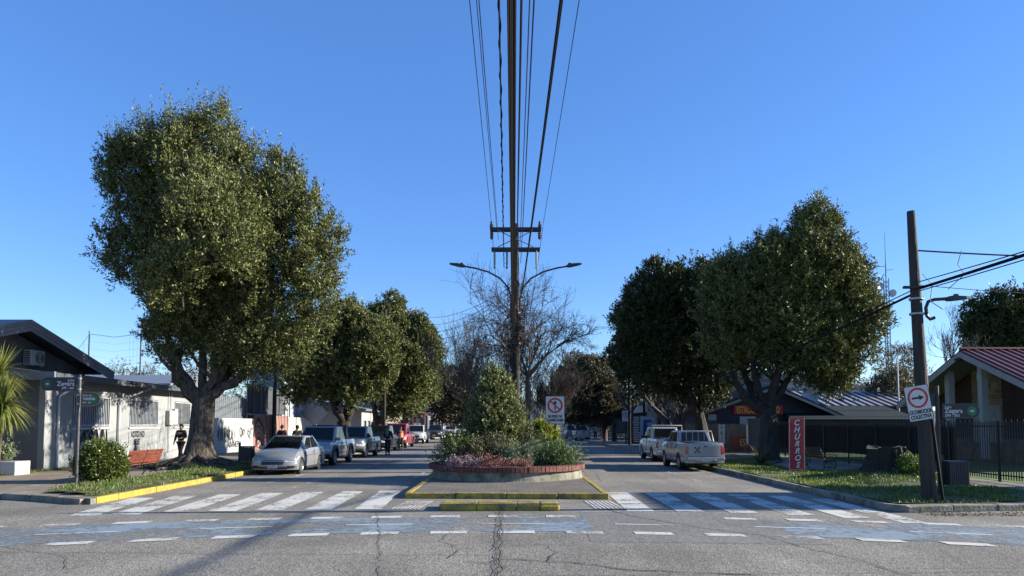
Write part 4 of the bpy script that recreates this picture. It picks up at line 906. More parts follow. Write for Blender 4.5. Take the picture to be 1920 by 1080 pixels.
# background right
tree('background_tree', 'dense dark round tree rising behind the chapel ridge', (46, 68, 0), [((*at(1850, 650, 68),), .4), ((*at(1890, 640, 68),), .4)],
     px_blobs([(1870, 605, 50, 42), (1905, 600, 45, 38), (1840, 625, 28, 26), (1890, 640, 60, 28), (1925, 625, 40, 40)], 68), 420, 14, .95, LF_DARK, BARK_D, leaf=.26, nl=11, r0=.6, fork=4, inner=.3)
tree('background_tree', 'grey green bushy tree between the lattice mast and the utility pole', (32, 55, 0), [((*at(1690, 730, 55),), .2), ((*at(1665, 740, 55),), .2)],
     px_blobs([(1665, 750, 36, 38), (1640, 765, 24, 24), (1690, 760, 30, 40)], 55), 170, 11, .8, LF_OLIVE, TWIG_D, leaf=.17, nl=10, r0=.3, fork=1.5, inner=.3)
tree('background_tree', 'sparse brownish tree with thin crown right of the lattice mast', (41, 74, 0), [((*at(1690, 700, 74),), .2), ((*at(1715, 690, 74),), .2)],
     px_blobs([(1690, 700, 38, 34), (1710, 720, 34, 34)], 74), 90, 8, 1.0, LF_OLIVE, TWIG, leaf=.2, nl=7, r0=.3, fork=3, inner=.4)
for nm, lb, X_, Y_, n_ in (('treeline', 'far brown treeline above the long shed roof', -60, 150, 34),):
    Bs = []
    for k in range(n_): x = -92 + k * 1.7; Bs.append((x, 150 + random.uniform(-3, 3), 7.2 + random.uniform(-.8, .8), 2.6, 2.6, 6.0 + random.uniform(-.8, 2.2)))
    P, D, l, w = clumps(Bs, 1500, 12, 1.1, leaf=.30, nl=7, up=1.0); o = leaves_mesh(nm, LF_OLIVE, P, D, l, w, loc=(-60, 150, 6)); stuff(o, lb, 'treeline')

# bare trees
def bare(name, label, base, L, r, depth, mt, stems=5, trunk=1.6, spread=.5, up=.15, kids=(3, 5), droop=0, rmin=.008, lean=0, fan=.8, seed=0):
    random.seed(seed); t = thing(name, label, 'tree', base); q = MB(); top = Vector((lean, 0, trunk)); q.tube([(0, 0, -.1), (0, 0, trunk * .5), top], [r * 1.5, r * 1.2, r * 1.1], 8)
    for k in range(stems):
        a = 6.28 * k / stems + random.uniform(-.4, .4); d = Vector((math.cos(a) * fan, math.sin(a) * fan, 1)); bare_branches(q, top.copy(), d, L * random.uniform(.8, 1.1), r * .75, depth, spread, up, rmin, kids, droop)
    q.build('trunk', mt, t, fixn=False); return t
bare('bare_tree', 'bare weeping tree with drooping twigs right behind the middle utility pole', (.7, 31.5, .14), 2.5, .085, 4, TWIG_D, 7, 3.9, .6, .14, (4, 6), droop=.35, rmin=.006, fan=1.2, seed=4)
bare('bare_tree', 'bare tree spreading left of the middle pole above the cone shaped shrub', (-1.3, 36, .14), 2.9, .09, 4, TWIG, 7, 1.4, .5, .22, (4, 6), rmin=.006, fan=1.05, seed=8)
bare('bare_tree', 'bare many stemmed tree right of the middle pole behind the round sign', (1.9, 38, .14), 1.8, .06, 4, TWIG_D, 8, 1.4, .5, .22, (4, 6), rmin=.0065, fan=1.0, seed=13)
bare('bare_tree', 'bare tree in the median farthest down the street', (0.2, 62, .14), 2.3, .12, 4, TWIG_D, 6, 1.4, .55, .15, (3, 4), rmin=.010, fan=1.0, seed=23)
bare('pollard_tree', 'pale limbed bare tree between the white pickup and the blue board', (11.6, 50, .14), 2.2, .16, 4, TWIG, 5, 1.2, .5, .22, (3, 4), rmin=.009, fan=.7, seed=31)
bare('pollard_tree', 'dark pollarded tree with upright shoots above the round parking sign', (11.4, 68, .14), 1.7, .22, 4, TWIG_D, 6, 3.0, .55, .2, (3, 4), rmin=.010, fan=1.0, seed=37)
bare('pollard_tree', 'pale fine twigged bare tree beyond the dark leaning evergreen', (12.4, 60, .14), 2.2, .16, 4, TWIG, 6, 3.0, .55, .2, (3, 4), rmin=.009, fan=1.0, seed=41)
bare('background_bare_tree', 'slim bare tree against the sky above the chapel gable', (45, 72, 0), 4.6, .16, 4, TWIG, 3, 5.0, .4, .3, (3, 4), rmin=.014, fan=.4, seed=43)
bare('background_bare_tree', 'low bare tree behind the chapel roof next to the dense round tree', (42, 64, 0), 3.0, .14, 4, TWIG, 4, 4.0, .5, .2, (3, 4), rmin=.013, fan=.7, seed=47)
bare('background_bare_tree', 'small bare tree before the distant grey hall roof', (36, 66, 0), 2.2, .12, 4, TWIG, 5, 2.6, .5, .2, (3, 4), rmin=.012, fan=.9, seed=53)
random.seed(99)

# ================================================================ PLANTER AND MEDIAN PLANTS
PC = (-.17, 24.85)
t = thing('planter', 'round concrete planter with brick coping on the median nose', 'planter', (PC[0], PC[1], .13))
q = MB(); prof = [(2.66, 0), (2.60, .02), (2.57, .30), (2.38, .30), (2.38, .05)]; q.lathe(prof, (0, 0, 0), 64); q.build('wall', CONC_OLD, t, smooth=True)
q = MB(); nb = 120
for i in range(nb):
    a0 = 2 * math.pi * (i + .06) / nb; a1 = 2 * math.pi * (i + .94) / nb; ri, ro = 2.36, 2.70 + random.uniform(-.01, .01); z1 = .475 + random.uniform(-.008, .008)
    q.prism([(ri * math.cos(a0), ri * math.sin(a0)), (ro * math.cos(a0), ro * math.sin(a0)), (ro * math.cos(a1), ro * math.sin(a1)), (ri * math.cos(a1), ri * math.sin(a1))], .302, z1)
q.build('coping', BRICK, t)
q = MB(); q.lathe([(2.39, .38), (1.6, .46), (.01, .5)], (0, 0, 0), 40); q.build('soil', SOIL, t, smooth=True)
def shrub(name, label, cat, base, blobs, n, per, cs, lm, leaf=.06, up=.6, nl=10, splen=.2, stem=None, inner=.3, group=None, lw=.4):
    t = thing(name, label, cat, base, group=group)
    P, D, l, w = clumps(blobs, int(n * 1.35), per, cs, leaf=leaf * 1.18, nl=nl, up=up, inner=inner, splen=splen, lw=lw * 1.15); leaves_mesh('foliage', lm, P, D, l, w, t)
    q = MB()
    for k in range(stem or 5):
        bb = random.choice(blobs); e = Vector(bb[:3]) + Vector((random.uniform(-.5, .5) * bb[3], random.uniform(-.5, .5) * bb[4], bb[5] * .3)); limb(q, (random.uniform(-.06, .06), random.uniform(-.06, .06), -.05), e, .03, .01, 5, 5, .2)
    q.build('stem', BARK_D, t); return t
Z0 = .55
shrub('cone_shrub', 'tall pale green cone shaped shrub in the planter centre', 'shrub', (-.65, 25.4, Z0), [(0, 0, .95, .62, .6, .5), (0, 0, 1.55, .74, .7, .75), (.03, 0, 2.3, .50, .5, .62), (.0, 0, 2.85, .27, .27, .42), (.5, 0, 1.35, .36, .4, .62)], 300, 13, .22, LF_SHRUB, leaf=.10, up=.7, nl=9, splen=.28, stem=4)
shrub('low_shrub', 'dark green mounded shrub on the left side of the planter', 'shrub', (-1.75, 24.3, Z0), [(0, 0, .32, .75, .7, .5), (.5, .5, .5, .6, .6, .5), (-.1, .6, .45, .6, .6, .5)], 130, 12, .2, LF_BOX, leaf=.06)
shrub('low_shrub', 'olive green loose shrub behind the pink heather on the left', 'shrub', (-1.15, 23.7, Z0), [(0, 0, .28, .55, .5, .38), (.5, .3, .35, .45, .45, .4)], 90, 12, .18, LF_OLIVE, leaf=.06, up=.8)
shrub('low_shrub', 'feathery grey green lavender clump at the planter middle', 'shrub', (.25, 23.7, Z0), [(0, 0, .22, .5, .45, .34), (-.5, .15, .25, .4, .4, .36), (.45, .3, .3, .35, .4, .36)], 90, 12, .16, LF_GREY, leaf=.07, up=1.4, lw=.18)
shrub('low_shrub', 'dark spreading juniper on the right side of the planter', 'shrub', (1.35, 24.1, Z0), [(0, 0, .26, .72, .6, .36), (.45, .1, .22, .5, .5, .3), (-.35, .5, .35, .5, .5, .4)], 120, 12, .2, LF_CON, leaf=.08, up=.25, lw=.2)
shrub('low_shrub', 'brownish green shrub at the foot of the utility pole', 'shrub', (.55, 25.9, Z0), [(0, 0, .5, .7, .6, .6), (-.9, .3, .5, .6, .6, .55)], 110, 11, .22, LF_OLIVE, leaf=.07)
shrub('yellow_shrub', 'bright yellow green bamboo like clump left of the round sign', 'shrub', (1.12, 26.6, .55), [(0, 0, .75, .45, .45, .5), (.0, 0, .4, .45, .4, .4)], 90, 11, .2, LF_YEL, leaf=.17, up=1.2, lw=.2)
shrub('pink_heather', 'rosy pink heather along the front brick edge', 'heather', (-.62, 22.75, Z0 - .05), [(0, 0, .08, .32, .2, .18), (.85, -.05, .05, .36, .14, .10)], 36, 9, .10, LF_PINK, leaf=.045, up=1.0)
shrub('mauve_heather', 'greyish mauve heather at the left front brick edge', 'heather', (-1.6, 23.05, Z0 - .05), [(0, 0, .08, .42, .22, .14), (.45, -.1, .06, .25, .18, .10)], 30, 11, .12, LF_MAUVE, leaf=.04, up=1.0)
# dark spiky plant behind
def spiky(name, label, base, n, L, w, lm, el=(.2, 1.3), trunk=0, heads=((0, 0, 0),), tr=.07, cat='plant', mtr=BARK):
    t = thing(name, label, cat, base); rr = np.random.default_rng(n); V = []
    me_v = []; me_f = []
    for hi, h in enumerate(heads):
        for k in range(n):
            a = rr.uniform(0, 6.283); e = rr.uniform(*el); l = L * rr.uniform(.75, 1.1); d = Vector((math.cos(a) * math.cos(e), math.sin(a) * math.cos(e), math.sin(e))); sd_ = Vector((-math.sin(a), math.cos(a), 0)) * w / 2
            p = Vector(h); prev = None; dd = d.copy()
            for i in range(5):
                u = i / 4; ww = (1 - u ** 2) * (.55 + .9 * min(u * 3, 1) * .5) + .02; q0 = p + sd_ * ww; q1 = p - sd_ * ww; kx = len(me_v); me_v += [tuple(q0), tuple(q1)]
                if prev is not None: me_f.append((prev, prev + 1, kx + 1, kx))
                prev = kx; dd = (dd + Vector((0, 0, -(.16 if el[0] > -1 else .26) * (1 if e < 1.0 else .4)))).normalized(); p = p + dd * l / 4
    m = MB(); m.v = me_v; m.f = me_f; m.mi = [0] * len(me_f); m.build('leaves', lm, t, fixn=False)
    if trunk:
        q = MB()
        for h in heads: q.tube([(0, 0, -.1), (h[0] * .4, h[1] * .4, h[2] * .5), h], [tr * 1.5, tr * 1.1, tr], 8)
        q.build('trunk', mtr, t, smooth=60)
    return t
spiky('flax', 'dark bronze spiky flax low behind the planter right of the pole', (1.1, 30.2, .2), 60, 1.9, .07, leafmat('bronze_leaf', (.03, .03, .02), (.09, .07, .04), .5, .1), (.5, 1.4))
spiky('agave', 'spiky dark plant at the foot of the near right tree trunk', (10.9, 31.2, .2), 60, 1.0, .07, LF_DARK, (.15, 1.3))
t = spiky('cordyline', 'two headed cordyline with fans of sword leaves at the left edge', (-18.25, 25.2, .3), 420, 1.25, .055, LF_PALM, (-1.1, 1.45), 1, ((-.1, .1, 3.4), (.55, -.5, 2.3)), .09, 'palm')
q = MB(); q.box(-21.5, -17.55, 25.2, 26.0, .1, .62); q.box(-21.52, -17.5, 25.15, 25.3, .62, .66) if False else None
o = q.build('white_planter', WHITE, None, loc=(-19, 25.6, .1), bevel=.02); tag(o, 'long white masonry planter box at the left edge below the cordyline', 'planter')
shrub('silver_shrub', 'silvery grey foliage spilling over the white planter box', 'shrub', (-18.5, 25.55, .6), [(0, 0, .2, .5, .35, .28), (-.9, 0, .2, .5, .35, .25)], 60, 10, .14, LF_GREY, leaf=.07)
# boxwood ball by the sign post
shrub('boxwood_ball', 'clipped round boxwood bush beside the left street name post', 'bush', (-12.95, 22.5, .15), [(0, 0, .60, .62, .60, .50), (0, 0, .42, .56, .56, .38)], 420, 12, .13, LF_BOX, leaf=.055, up=.3, nl=8, splen=.12, inner=.15, lw=.55)
# tree stump
SB = (12.6, 23.7, .38); t = thing('tree_stump', 'large dark rotting tree stump with a broken side slab', 'stump', SB)
q = MB(); n = 26; rings = []
for i, h in enumerate(np.linspace(0, 1, 7)):
    k = len(q.v); rings.append(k)
    for j in range(n):
        a = 2 * math.pi * j / n; r = (.62 + .42 * math.exp(-h * 3.5)) * (1 + .12 * math.sin(4 * a) + .06 * math.sin(13 * a + h) + .08 * math.sin(9 * a + h * 3) + .05 * random.uniform(-1, 1)); z = -.15 + .95 * h + (.03 * math.sin(3 * a + 1) + .05 * random.uniform(-1, 1)) * (h > .9)
        q.v.append((r * math.cos(a) - .15, r * math.sin(a), z))
for i in range(6):
    for j in range(n): q.face((rings[i] + j, rings[i] + (j + 1) % n, rings[i + 1] + (j + 1) % n, rings[i + 1] + j))
k = len(q.v); q.v.append((-.15, 0, .66))
for j in range(n): q.face((rings[-1] + j, rings[-1] + (j + 1) % n, k))
q.build('trunk', STUMPM, t, smooth=60)
q = MB(); q.tube([(.95, -.1, -.25), (.72, -.08, .15), (.50, 0, .5), (.42, .0, .66)], [.2, .22, .20, .17], 9); q.tube([(.6, -.3, -.2), (.5, -.2, .2), (.4, -.15, .45)], [.2, .17, .1], 8); q.build('side_slab', STUMPM, t, smooth=60)
shrub('ivy_patch', 'sunlit ivy and weeds growing against the stump', 'weeds', (12.65, 22.75, .30), [(.15, 0, .14, .42, .22, .26), (.0, .2, .36, .16, .16, .16)], 45, 9, .12, GRASSL, leaf=.06)
# ================================================================ VEHICLES
TYRE = mat('tyre', (.018, .018, .018), .8); RIM = mat('alloy', (.40, .41, .42), .35, metal=.8); RIMD = mat('dark_alloy', (.06, .06, .065), .4, metal=.5)
TRIM = mat('black_trim', (.02, .02, .022), .55); LAMPC = mat('lamp_lens', (.50, .52, .55), .12, spec=.9); LAMPR = mat('tail_lamp', (.38, .01, .01), .2, spec=.8); CHROME = mat('chrome', (.6, .6, .6), .15, metal=1)
PLATE = mat('plate', (.68, .68, .66), .5); UNDER = mat('underbody', (.01, .01, .01), .9)
def paint(name, c, metal=.25, rough=.28): return mat(name, c, rough, metal=metal, coat=.6)
P_SILV = paint('silver_paint', (.28, .288, .30), .25); P_GREY = paint('grey_blue_paint', (.19, .195, .21), .25); P_WHT = paint('white_car_paint', (.50, .51, .51), 0); P_RED = paint('red_car_paint', (.40, .010, .02), .1)
P_DK = paint('dark_car_paint', (.02, .022, .03), .3); P_DGR = paint('dark_green_paint', (.045, .06, .055), .3); P_CRM = paint('cream_paint', (.40, .385, .32), .1); P_BLUE = paint('blue_car_paint', (.03, .10, .30), .2)
WHEELMESH = {}
def vehicle(name, label, cat, x, yfront, paintm, kind='sedan', L=4.4, Wd=1.74, H=1.48, wb=2.6, fo=.85, wr=.31, rev=False, arch=None, extras=(), group=None, plate=None, clear=None, rim=RIM):
    """x: centre; yfront: Y of the end facing the camera; local -Y is the front"""
    w = Wd / 2; pick = kind == 'pickup'; cl = clear or (.20 if kind == 'sedan' else .34)
    yc = yfront + L / 2
    t = thing(name, label, cat, (x, yc, 0), math.pi if rev else 0, group)
    y0 = -L / 2; wy = [y0 + fo, y0 + fo + wb]; Ra = wr * 1.17
    if kind == 'sedan': hood = [(0, .56), (.03, .64), (.10, .71), (.25, .78), (.5, .85), (.8, .905), (1.05, .945), (1.25, .96), (3.6, .985), (L - .35, 1.0), (L - .10, .96), (L, .84)]; belt = .93; gh = (.98, 2.05, 3.05, L - .22); wt = .76
    elif kind == 'suv': hood = [(0, .75), (.05, .88), (.3, .98), (1.0, 1.10), (1.2, 1.12), (L - .3, 1.14), (L - .05, 1.05), (L, .9)]; belt = 1.08; gh = (1.02, 1.75, L - .75, L - .18); wt = .80
    else: hood = [(0, .85), (.04, .98), (.25, 1.08), (1.1, 1.16), (1.3, 1.18), (3.45, 1.18), (3.5, 1.17), (L - .02, 1.17), (L, 1.12)]; belt = 1.14; gh = (1.15, 1.85, 3.05, 3.4); wt = .80
    def ztop(y):
        s = y - y0
        for (a, za), (b, zb) in zip(hood[:-1], hood[1:]):
            if s <= b: return za + (zb - za) * (s - a) / (b - a)
        return hood[-1][1]
    def zbot(y):
        z = cl + (.10 * max(0, 1 - (y - y0) / .4) if kind != 'sedan' else .0)
        for c in wy:
            d = Ra * Ra - (y - c) ** 2
            if d > 0: z = max(z, wr + math.sqrt(d) * 1.0)
        return z
    st = set([y0, y0 + .04, y0 + .12, y0 + .3, -y0 - .3, -y0 - .1, -y0 - .03, -y0])
    for v_ in np.linspace(y0 + .45, -y0 - .45, 16): st.add(round(float(v_), 3))
    for c in wy:
        for a in np.linspace(0, math.pi, 11): st.add(round(c + Ra * math.cos(a), 4))
    for h in hood: st.add(round(y0 + h[0], 4))
    st = sorted(st); ys = [st[0]]
    for v_ in st[1:]:
        if v_ - ys[-1] > .012: ys.append(v_)
    nr, nc = 9, 9
    def pull(y, fx, zf):
        a = max(0, 1 - (y - y0) / .7); b = max(0, 1 - (-y0 - y) / .5)
        return (.22 * abs(fx) ** 3 + .05 * (1 - zf) * (zf < .3)) * a - (.10 * abs(fx) ** 3) * b
    def sx(zf): return w * (1 - .035 * (1 - min(zf / .35, 1)) - .095 * max(0, (zf - .5) / .5) ** 2.2)
    q = MB()
    R_ = []
    for y in ys:
        zb, zt = zbot(y), ztop(y); ring = []
        full = cl
        def zf(z): return (z - full) / (zt - full)
        side = [(sx(zf(zb + (zt - zb) * i / (nr - 1))), zb + (zt - zb) * i / (nr - 1)) for i in range(nr)]
        for (xx, z) in side: ring.append((-xx, z))
        xt = side[-1][0]
        for j in range(1, nc - 1): f = -1 + 2 * j / (nc - 1); ring.append((f * xt, zt + (.055 if kind == 'sedan' else .04) * (1 - f * f)))
        for (xx, z) in side[::-1]: ring.append((xx, z))
        k = len(q.v); R_.append(k)
        for (xx, z) in ring: q.v.append((xx, y + pull(y, xx / w, zf(z)), z))
    m_ = 2 * nr + nc - 2
    for a, b in zip(R_[:-1], R_[1:]):
        for j in range(m_ - 1): q.face((a + j, a + j + 1, b + j + 1, b + j))
    for (end, y) in ((R_[0], ys[0]), (R_[-1], ys[-1])):   # closing grids
        zt = ztop(y); zb = zbot(y); grid = []
        for i in range(nr):
            row = []
            for j in range(nc):
                if j == 0: row.append(end + i)
                elif j == nc - 1: row.append(end + m_ - 1 - i)
                elif i == nr - 1: row.append(end + nr - 1 + j)
                else:
                    xl = q.v[end + i][0]; f = -1 + 2 * j / (nc - 1); z = q.v[end + i][2]; xx = f * abs(xl)
                    row.append(len(q.v)); q.v.append((xx, y + pull(y, xx / w, (z - cl) / (zt - cl)) - (.03 if y < 0 else -.0) * math.sin(math.pi * i / (nr - 1)), z))
            grid.append(row)
        for i in range(nr - 1):
            for j in range(nc - 1): q.face((grid[i][j], grid[i][j + 1], grid[i + 1][j + 1], grid[i + 1][j]))
    body = q.build('body', paintm, t, smooth=32)
    q = MB(); q.box(-w * .86, w * .86, y0 + .35, -y0 - .3, cl - .03, .75); q.build('underbody', UNDER, t)
    # greenhouse
    wbt = sx(1) * .985; wtp = w * wt; zb = belt; a0, a1, a2, a3 = [y0 + v_ for v_ in gh]
    bmx = bmesh.new(); C8 = [(-wbt, a0, zb), (wbt, a0, zb), (wbt, a3, zb), (-wbt, a3, zb), (-wtp, a1, H), (wtp, a1, H), (wtp, a2, H), (-wtp, a2, H)]
    vv = [bmx.verts.new(c) for c in C8]
    for f_ in ((0, 1, 5, 4), (1, 2, 6, 5), (2, 3, 7, 6), (3, 0, 4, 7), (4, 5, 6, 7), (3, 2, 1, 0)): bmx.faces.new([vv[i] for i in f_])
    bmesh.ops.bevel(bmx, geom=[e for e in bmx.edges if e.verts[0].co.z > zb + .1 or e.verts[1].co.z > zb + .1], offset=.075, segments=4, affect='EDGES', profile=.6)
    bmesh.ops.recalc_face_normals(bmx, faces=bmx.faces)
    me = bpy.data.meshes.new('cabin'); bmx.to_mesh(me); bmx.free(); me.materials.append(paintm); me.polygons.foreach_set('use_smooth', [True] * len(me.polygons)); me.set_sharp_from_angle(angle=R(50))
    cb = bpy.data.objects.new('cabin', me); COL.objects.link(cb); cb.parent = t
    V8 = [Vector(c) for c in C8]
    def pane(nm, ia, ib, ic, id_, poly, m=GLASS, off=.008):
        A, B, C_, D_ = V8[ia], V8[ib], V8[ic], V8[id_]; nrm = (B - A).cross(D_ - A).normalized(); cen = (A + B + C_ + D_) / 4
        if nrm.dot(cen - Vector((0, (a1 + a2) / 2, zb + .2))) < 0: nrm = -nrm
        pts = [(A.lerp(B, u)).lerp(D_.lerp(C_, u), v_) + nrm * off for (u, v_) in poly]
        pq = MB(); pq.poly(pts); pq.poly([p - nrm * .004 for p in pts]); return pq.build(nm, m, t, fixn=False)
    rn = lambda a, b, c=.06, d=.90: [(a, c), (b, c), (b, d), (a, d)]
    pane('windscreen', 0, 1, 5, 4, [(.05, .06), (.95, .06), (.93, .90), (.07, .90)]); pane('rear_window', 3, 2, 6, 7, [(.09, .10), (.91, .10), (.88, .86), (.12, .86)])
    for (s, q4) in ((-1, (0, 3, 7, 4)), (1, (1, 2, 6, 5))):
        if kind == 'pickup': W2 = [[(.10, .08), (.46, .08), (.46, .88), (.12, .88)], [(.50, .08), (.90, .08), (.88, .88), (.50, .88)]]
        elif kind == 'suv': W2 = [[(.08, .08), (.36, .08), (.36, .88), (.09, .88)], [(.39, .08), (.64, .08), (.64, .88), (.39, .88)], [(.67, .08), (.93, .2), (.88, .88), (.67, .88)]]
        else: W2 = [[(.12, .08), (.45, .08), (.45, .86), (.10, .86)], [(.48, .08), (.80, .08), (.86, .86), (.48, .86)]]
        for p_ in W2: pane('side_window', *q4, p_)
        # mirror, door seams, handles
        q = MB(); ym = a0 + .28; q.box(*(sorted((s * (wbt + .0), s * (wbt + .20)))), ym - .02, ym + .10, zb + .02, zb + .17); q.build('mirror', paintm if kind != 'pickup' or paintm in (P_SILV,) else TRIM, t, bevel=.03)
        q = MB(); xs_ = s * (w + .001)
        da = [a0 + .35, (a0 + a3) / 2 + .05, a3 - (.1 if pick else .55)]
        for yd in da: q.box(*(sorted((s * (w - .02), xs_))), yd - .006, yd + .006, cl + .12, belt - .03)
        q.box(*(sorted((s * (w - .02), s * (w + .004)))), da[0], da[2], belt - .24, belt - .228)
        q.build('door_seam', TRIM, t); q = MB()
        for yd in (da[1] - .2, da[2] - .18): q.box(*(sorted((s * (w - .04), s * (w + .015)))), yd, yd + .16, belt - .15, belt - .12)
        q.build('door_handle', paintm, t)
        q = MB(); q.box(*(sorted((s * (w - .06), s * (w + .008)))), wy[0] + Ra + .04, wy[1] - Ra - .04, cl - .02, cl + .07); q.build('sill_trim', TRIM if not (pick and paintm is P_RED) else CHROME, t, bevel=.01)
    # wheels
    key = (round(wr, 3), rim.name)
    for s in (-1, 1):
        for c in wy:
            tw = .21 if kind == 'sedan' else .25
            if key not in WHEELMESH:
                q = MB(); q.lathe([(wr * .60, -.5 * tw), (wr * .90, -.5 * tw), (wr, -.36 * tw), (wr, .36 * tw), (wr * .90, .5 * tw), (wr * .60, .5 * tw), (wr * .60, -.5 * tw)], (0, 0, 0), 26, 'x')
                wo_ = q.build('tyre', TYRE, None, smooth=True)
                q = MB(); q.lathe([(wr * .62, .40 * tw), (wr * .60, .49 * tw), (wr * .55, .43 * tw), (wr * .55, .1 * tw)], (0, 0, 0), 26, 'x')
                for k in range(7):
                    a = 2 * math.pi * k / 7; Mx = Matrix.Rotation(a, 4, 'X'); q.box(.28 * tw, .42 * tw, -.035, .035, .03, wr * .57, Mx)
                q.lathe([(.001, .45 * tw), (.07, .44 * tw), (.075, .3 * tw)], (0, 0, 0), 14, 'x')
                ri_ = q.build('rim', rim, None, smooth=True); q = MB(); q.lathe([(.001, .12 * tw), (wr * .56, .12 * tw)], (0, 0, 0), 20, 'x'); bd = q.build('brake_disc', UNDER, None)
                WHEELMESH[key] = (wo_.data, ri_.data, bd.data)
                for o_ in (wo_, ri_, bd): bpy.data.objects.remove(o_)
            a_, b_, c_ = WHEELMESH[key]
            e = bpy.data.objects.new('wheel', None); COL.objects.link(e); e.parent = t; e.location = (s * (w - tw * .5 + .0), c, wr); e.rotation_euler = (0, 0, 0 if s > 0 else math.pi); e.empty_display_size = .1
            for nm_, d_ in (('tyre', a_), ('rim', b_), ('brake_disc', c_)): oo = bpy.data.objects.new(nm_, d_); COL.objects.link(oo); oo.parent = e
            if arch:
                q = MB(); xa, xb_ = sorted((s * (w - .05), s * (w + .05)))
                for i in range(12):
                    a, b = math.pi * i / 12, math.pi * (i + 1) / 12; p = lambda r_, an: (c + r_ * math.cos(an), wr + r_ * math.sin(an)); q.prismx([p(Ra - .02, a), p(Ra + .10, a), p(Ra + .10, b), p(Ra - .02, b)], xa, xb_)
                q.build('arch_flare', arch, t)
    # front and rear panels wrapped on the body ends
    def fsurf(fx, z, end=-1, off=.02):
        y = ys[0] if end < 0 else ys[-1]; zt = ztop(y); zf_ = (z - cl) / (zt - cl); i_ = max(0, min(1, (z - zbot(y)) / (zt - zbot(y))))
        xx = fx * sx(max(0, min(1, zf_))); yy = y + pull(y, fx, zf_) - (.03 * math.sin(math.pi * i_) if end < 0 else 0)
        return (xx, yy + end * off, z)
    def patch(nm, m, x0, x1, z0, z1, end=-1, off=.014, x0t=None, x1t=None, nseg=5, wrap=0):
        q = MB(); x0t = x0 if x0t is None else x0t; x1t = x1 if x1t is None else x1t; G_ = []
        for j in range(4):
            v_ = j / 3; row = []
            for i in range(nseg + 1): u = i / nseg; fx = (x0 + (x1 - x0) * u) * (1 - v_) + (x0t + (x1t - x0t) * u) * v_; row.append(fsurf(fx, z0 + (z1 - z0) * v_, end, off))
            G_.append(row)
        for j in range(3):
            for i in range(nseg): q.poly([G_[j][i], G_[j][i + 1], G_[j + 1][i + 1], G_[j + 1][i]])
        return q.build(nm, m, t, fixn=False)
    hz = hood[0][1]
    def sidepatch(nm, m, s, ya, yb_, z0, z1, z0b=None, z1b=None):
        q = MB(); z0b = z0 if z0b is None else z0b; z1b = z1 if z1b is None else z1b; xs2 = lambda y, z: s * (sx((z - cl) / (ztop(y) - cl)) + .012)
        k = 4
        for i in range(k):
            u0, u1 = i / k, (i + 1) / k; P4 = []
            for (u, tt) in ((u0, 0), (u1, 0), (u1, 1), (u0, 1)):
                y = ya + (yb_ - ya) * u; za = z0 + (z0b - z0) * u; zb_ = z1 + (z1b - z1) * u; z = za + (zb_ - za) * tt; zf_ = (z - cl) / (ztop(y) - cl)
                P4.append((xs2(y, z) * 1.0, y + pull(y, .985 * s, zf_), z))
            q.poly(P4)
        return q.build(nm, m, t, fixn=False)
    if kind == 'sedan':
        patch('lower_grille', TRIM, -.46, .46, .40, .52, x0t=-.52, x1t=.52); patch('upper_grille', TRIM, -.50, .50, .555, .575); patch('intake', TRIM, -.62, .62, .245, .30)
        for s in (-1, 1):
            patch('headlight', LAMPC, *sorted((s * .55, s * .99)), .50, .59, x0t=min(s * .62, s * .99), x1t=max(s * .62, s * .99)); sidepatch('headlight', LAMPC, s, y0 + .03, y0 + .5, .55, .62, .68, .74)
            patch('fog_lamp', TRIM, *sorted((s * .64, s * .92)), .27, .36, off=.018)
        patch('emblem', mat('gold_emblem', (.5, .36, .08), .4, metal=.6), -.07, .07, .535, .565, off=.03); patch('grille_bar', CHROME, -.50, .50, .545, .553, off=.02)
    elif kind == 'suv':
        patch('grille', TRIM, -.45, .45, .62, .74); patch('lower_grille', TRIM, -.6, .6, .38, .52)
        for s in (-1, 1): patch('headlight', LAMPC, *sorted((s * .52, s * .99)), .64, .74); sidepatch('headlight', LAMPC, s, y0 + .03, y0 + .35, .66, .76, .78, .86); patch('fog_lamp', TRIM, *sorted((s * .70, s * .95)), .40, .55)
    else:
        patch('grille', TRIM, -.50, .50, .62, .84, x0t=-.52, x1t=.52); patch('lower_grille', TRIM, -.62, .62, .42, .54)
        for s in (-1, 1): patch('headlight', LAMPC, *sorted((s * .56, s * .99)), .70, .83); sidepatch('headlight', LAMPC, s, y0 + .03, y0 + .38, .72, .84, .80, .92); patch('fog_lamp', TRIM, *sorted((s * .70, s * .94)), .44, .56)
        patch('emblem', CHROME, -.08, .08, .70, .77, off=.03); patch('skid_plate', mat('skid_grey', (.3, .3, .31), .5), -.5, .5, .355, .42, off=.02)
        # open bed: dark liner recessed under the rail line, rails proud
        q = MB(); q.box(-w * .86, w * .86, a3 + .06, -y0 - .06, 1.205, 1.215); q.build('bed_liner', TRIM, t)
        patch('tailgate_seam', TRIM, -.84, .84, .62, .632, end=1, off=.006); patch('tailgate_handle', TRIM, -.07, .07, 1.0, 1.05, end=1, off=.012)
        for s in (-1, 1): patch('tailgate_seam', TRIM, *sorted((s * .835, s * .845)), .62, 1.1, end=1, off=.006)
        q = MB(); q.box(-w * .93, w * .93, -y0 - .03, -y0 + .13, .46, .58); q.box(-w * .5, w * .5, -y0 + .02, -y0 + .15, .42, .52); q.build('rear_bumper', METAL if paintm is P_SILV else paintm, t, bevel=.03)
    for s in (-1, 1):
        if pick: patch('tail_light', LAMPR, *sorted((s * .86, s * .995)), .72, 1.06, end=1, off=.012)
        else: patch('tail_light', LAMPR, *sorted((s * .68, s * .99)), hood[-1][1] - .17, hood[-1][1] - .02, end=1, off=.012)
    zpl = {'sedan': .33, 'suv': .57, 'pickup': .56}[kind]
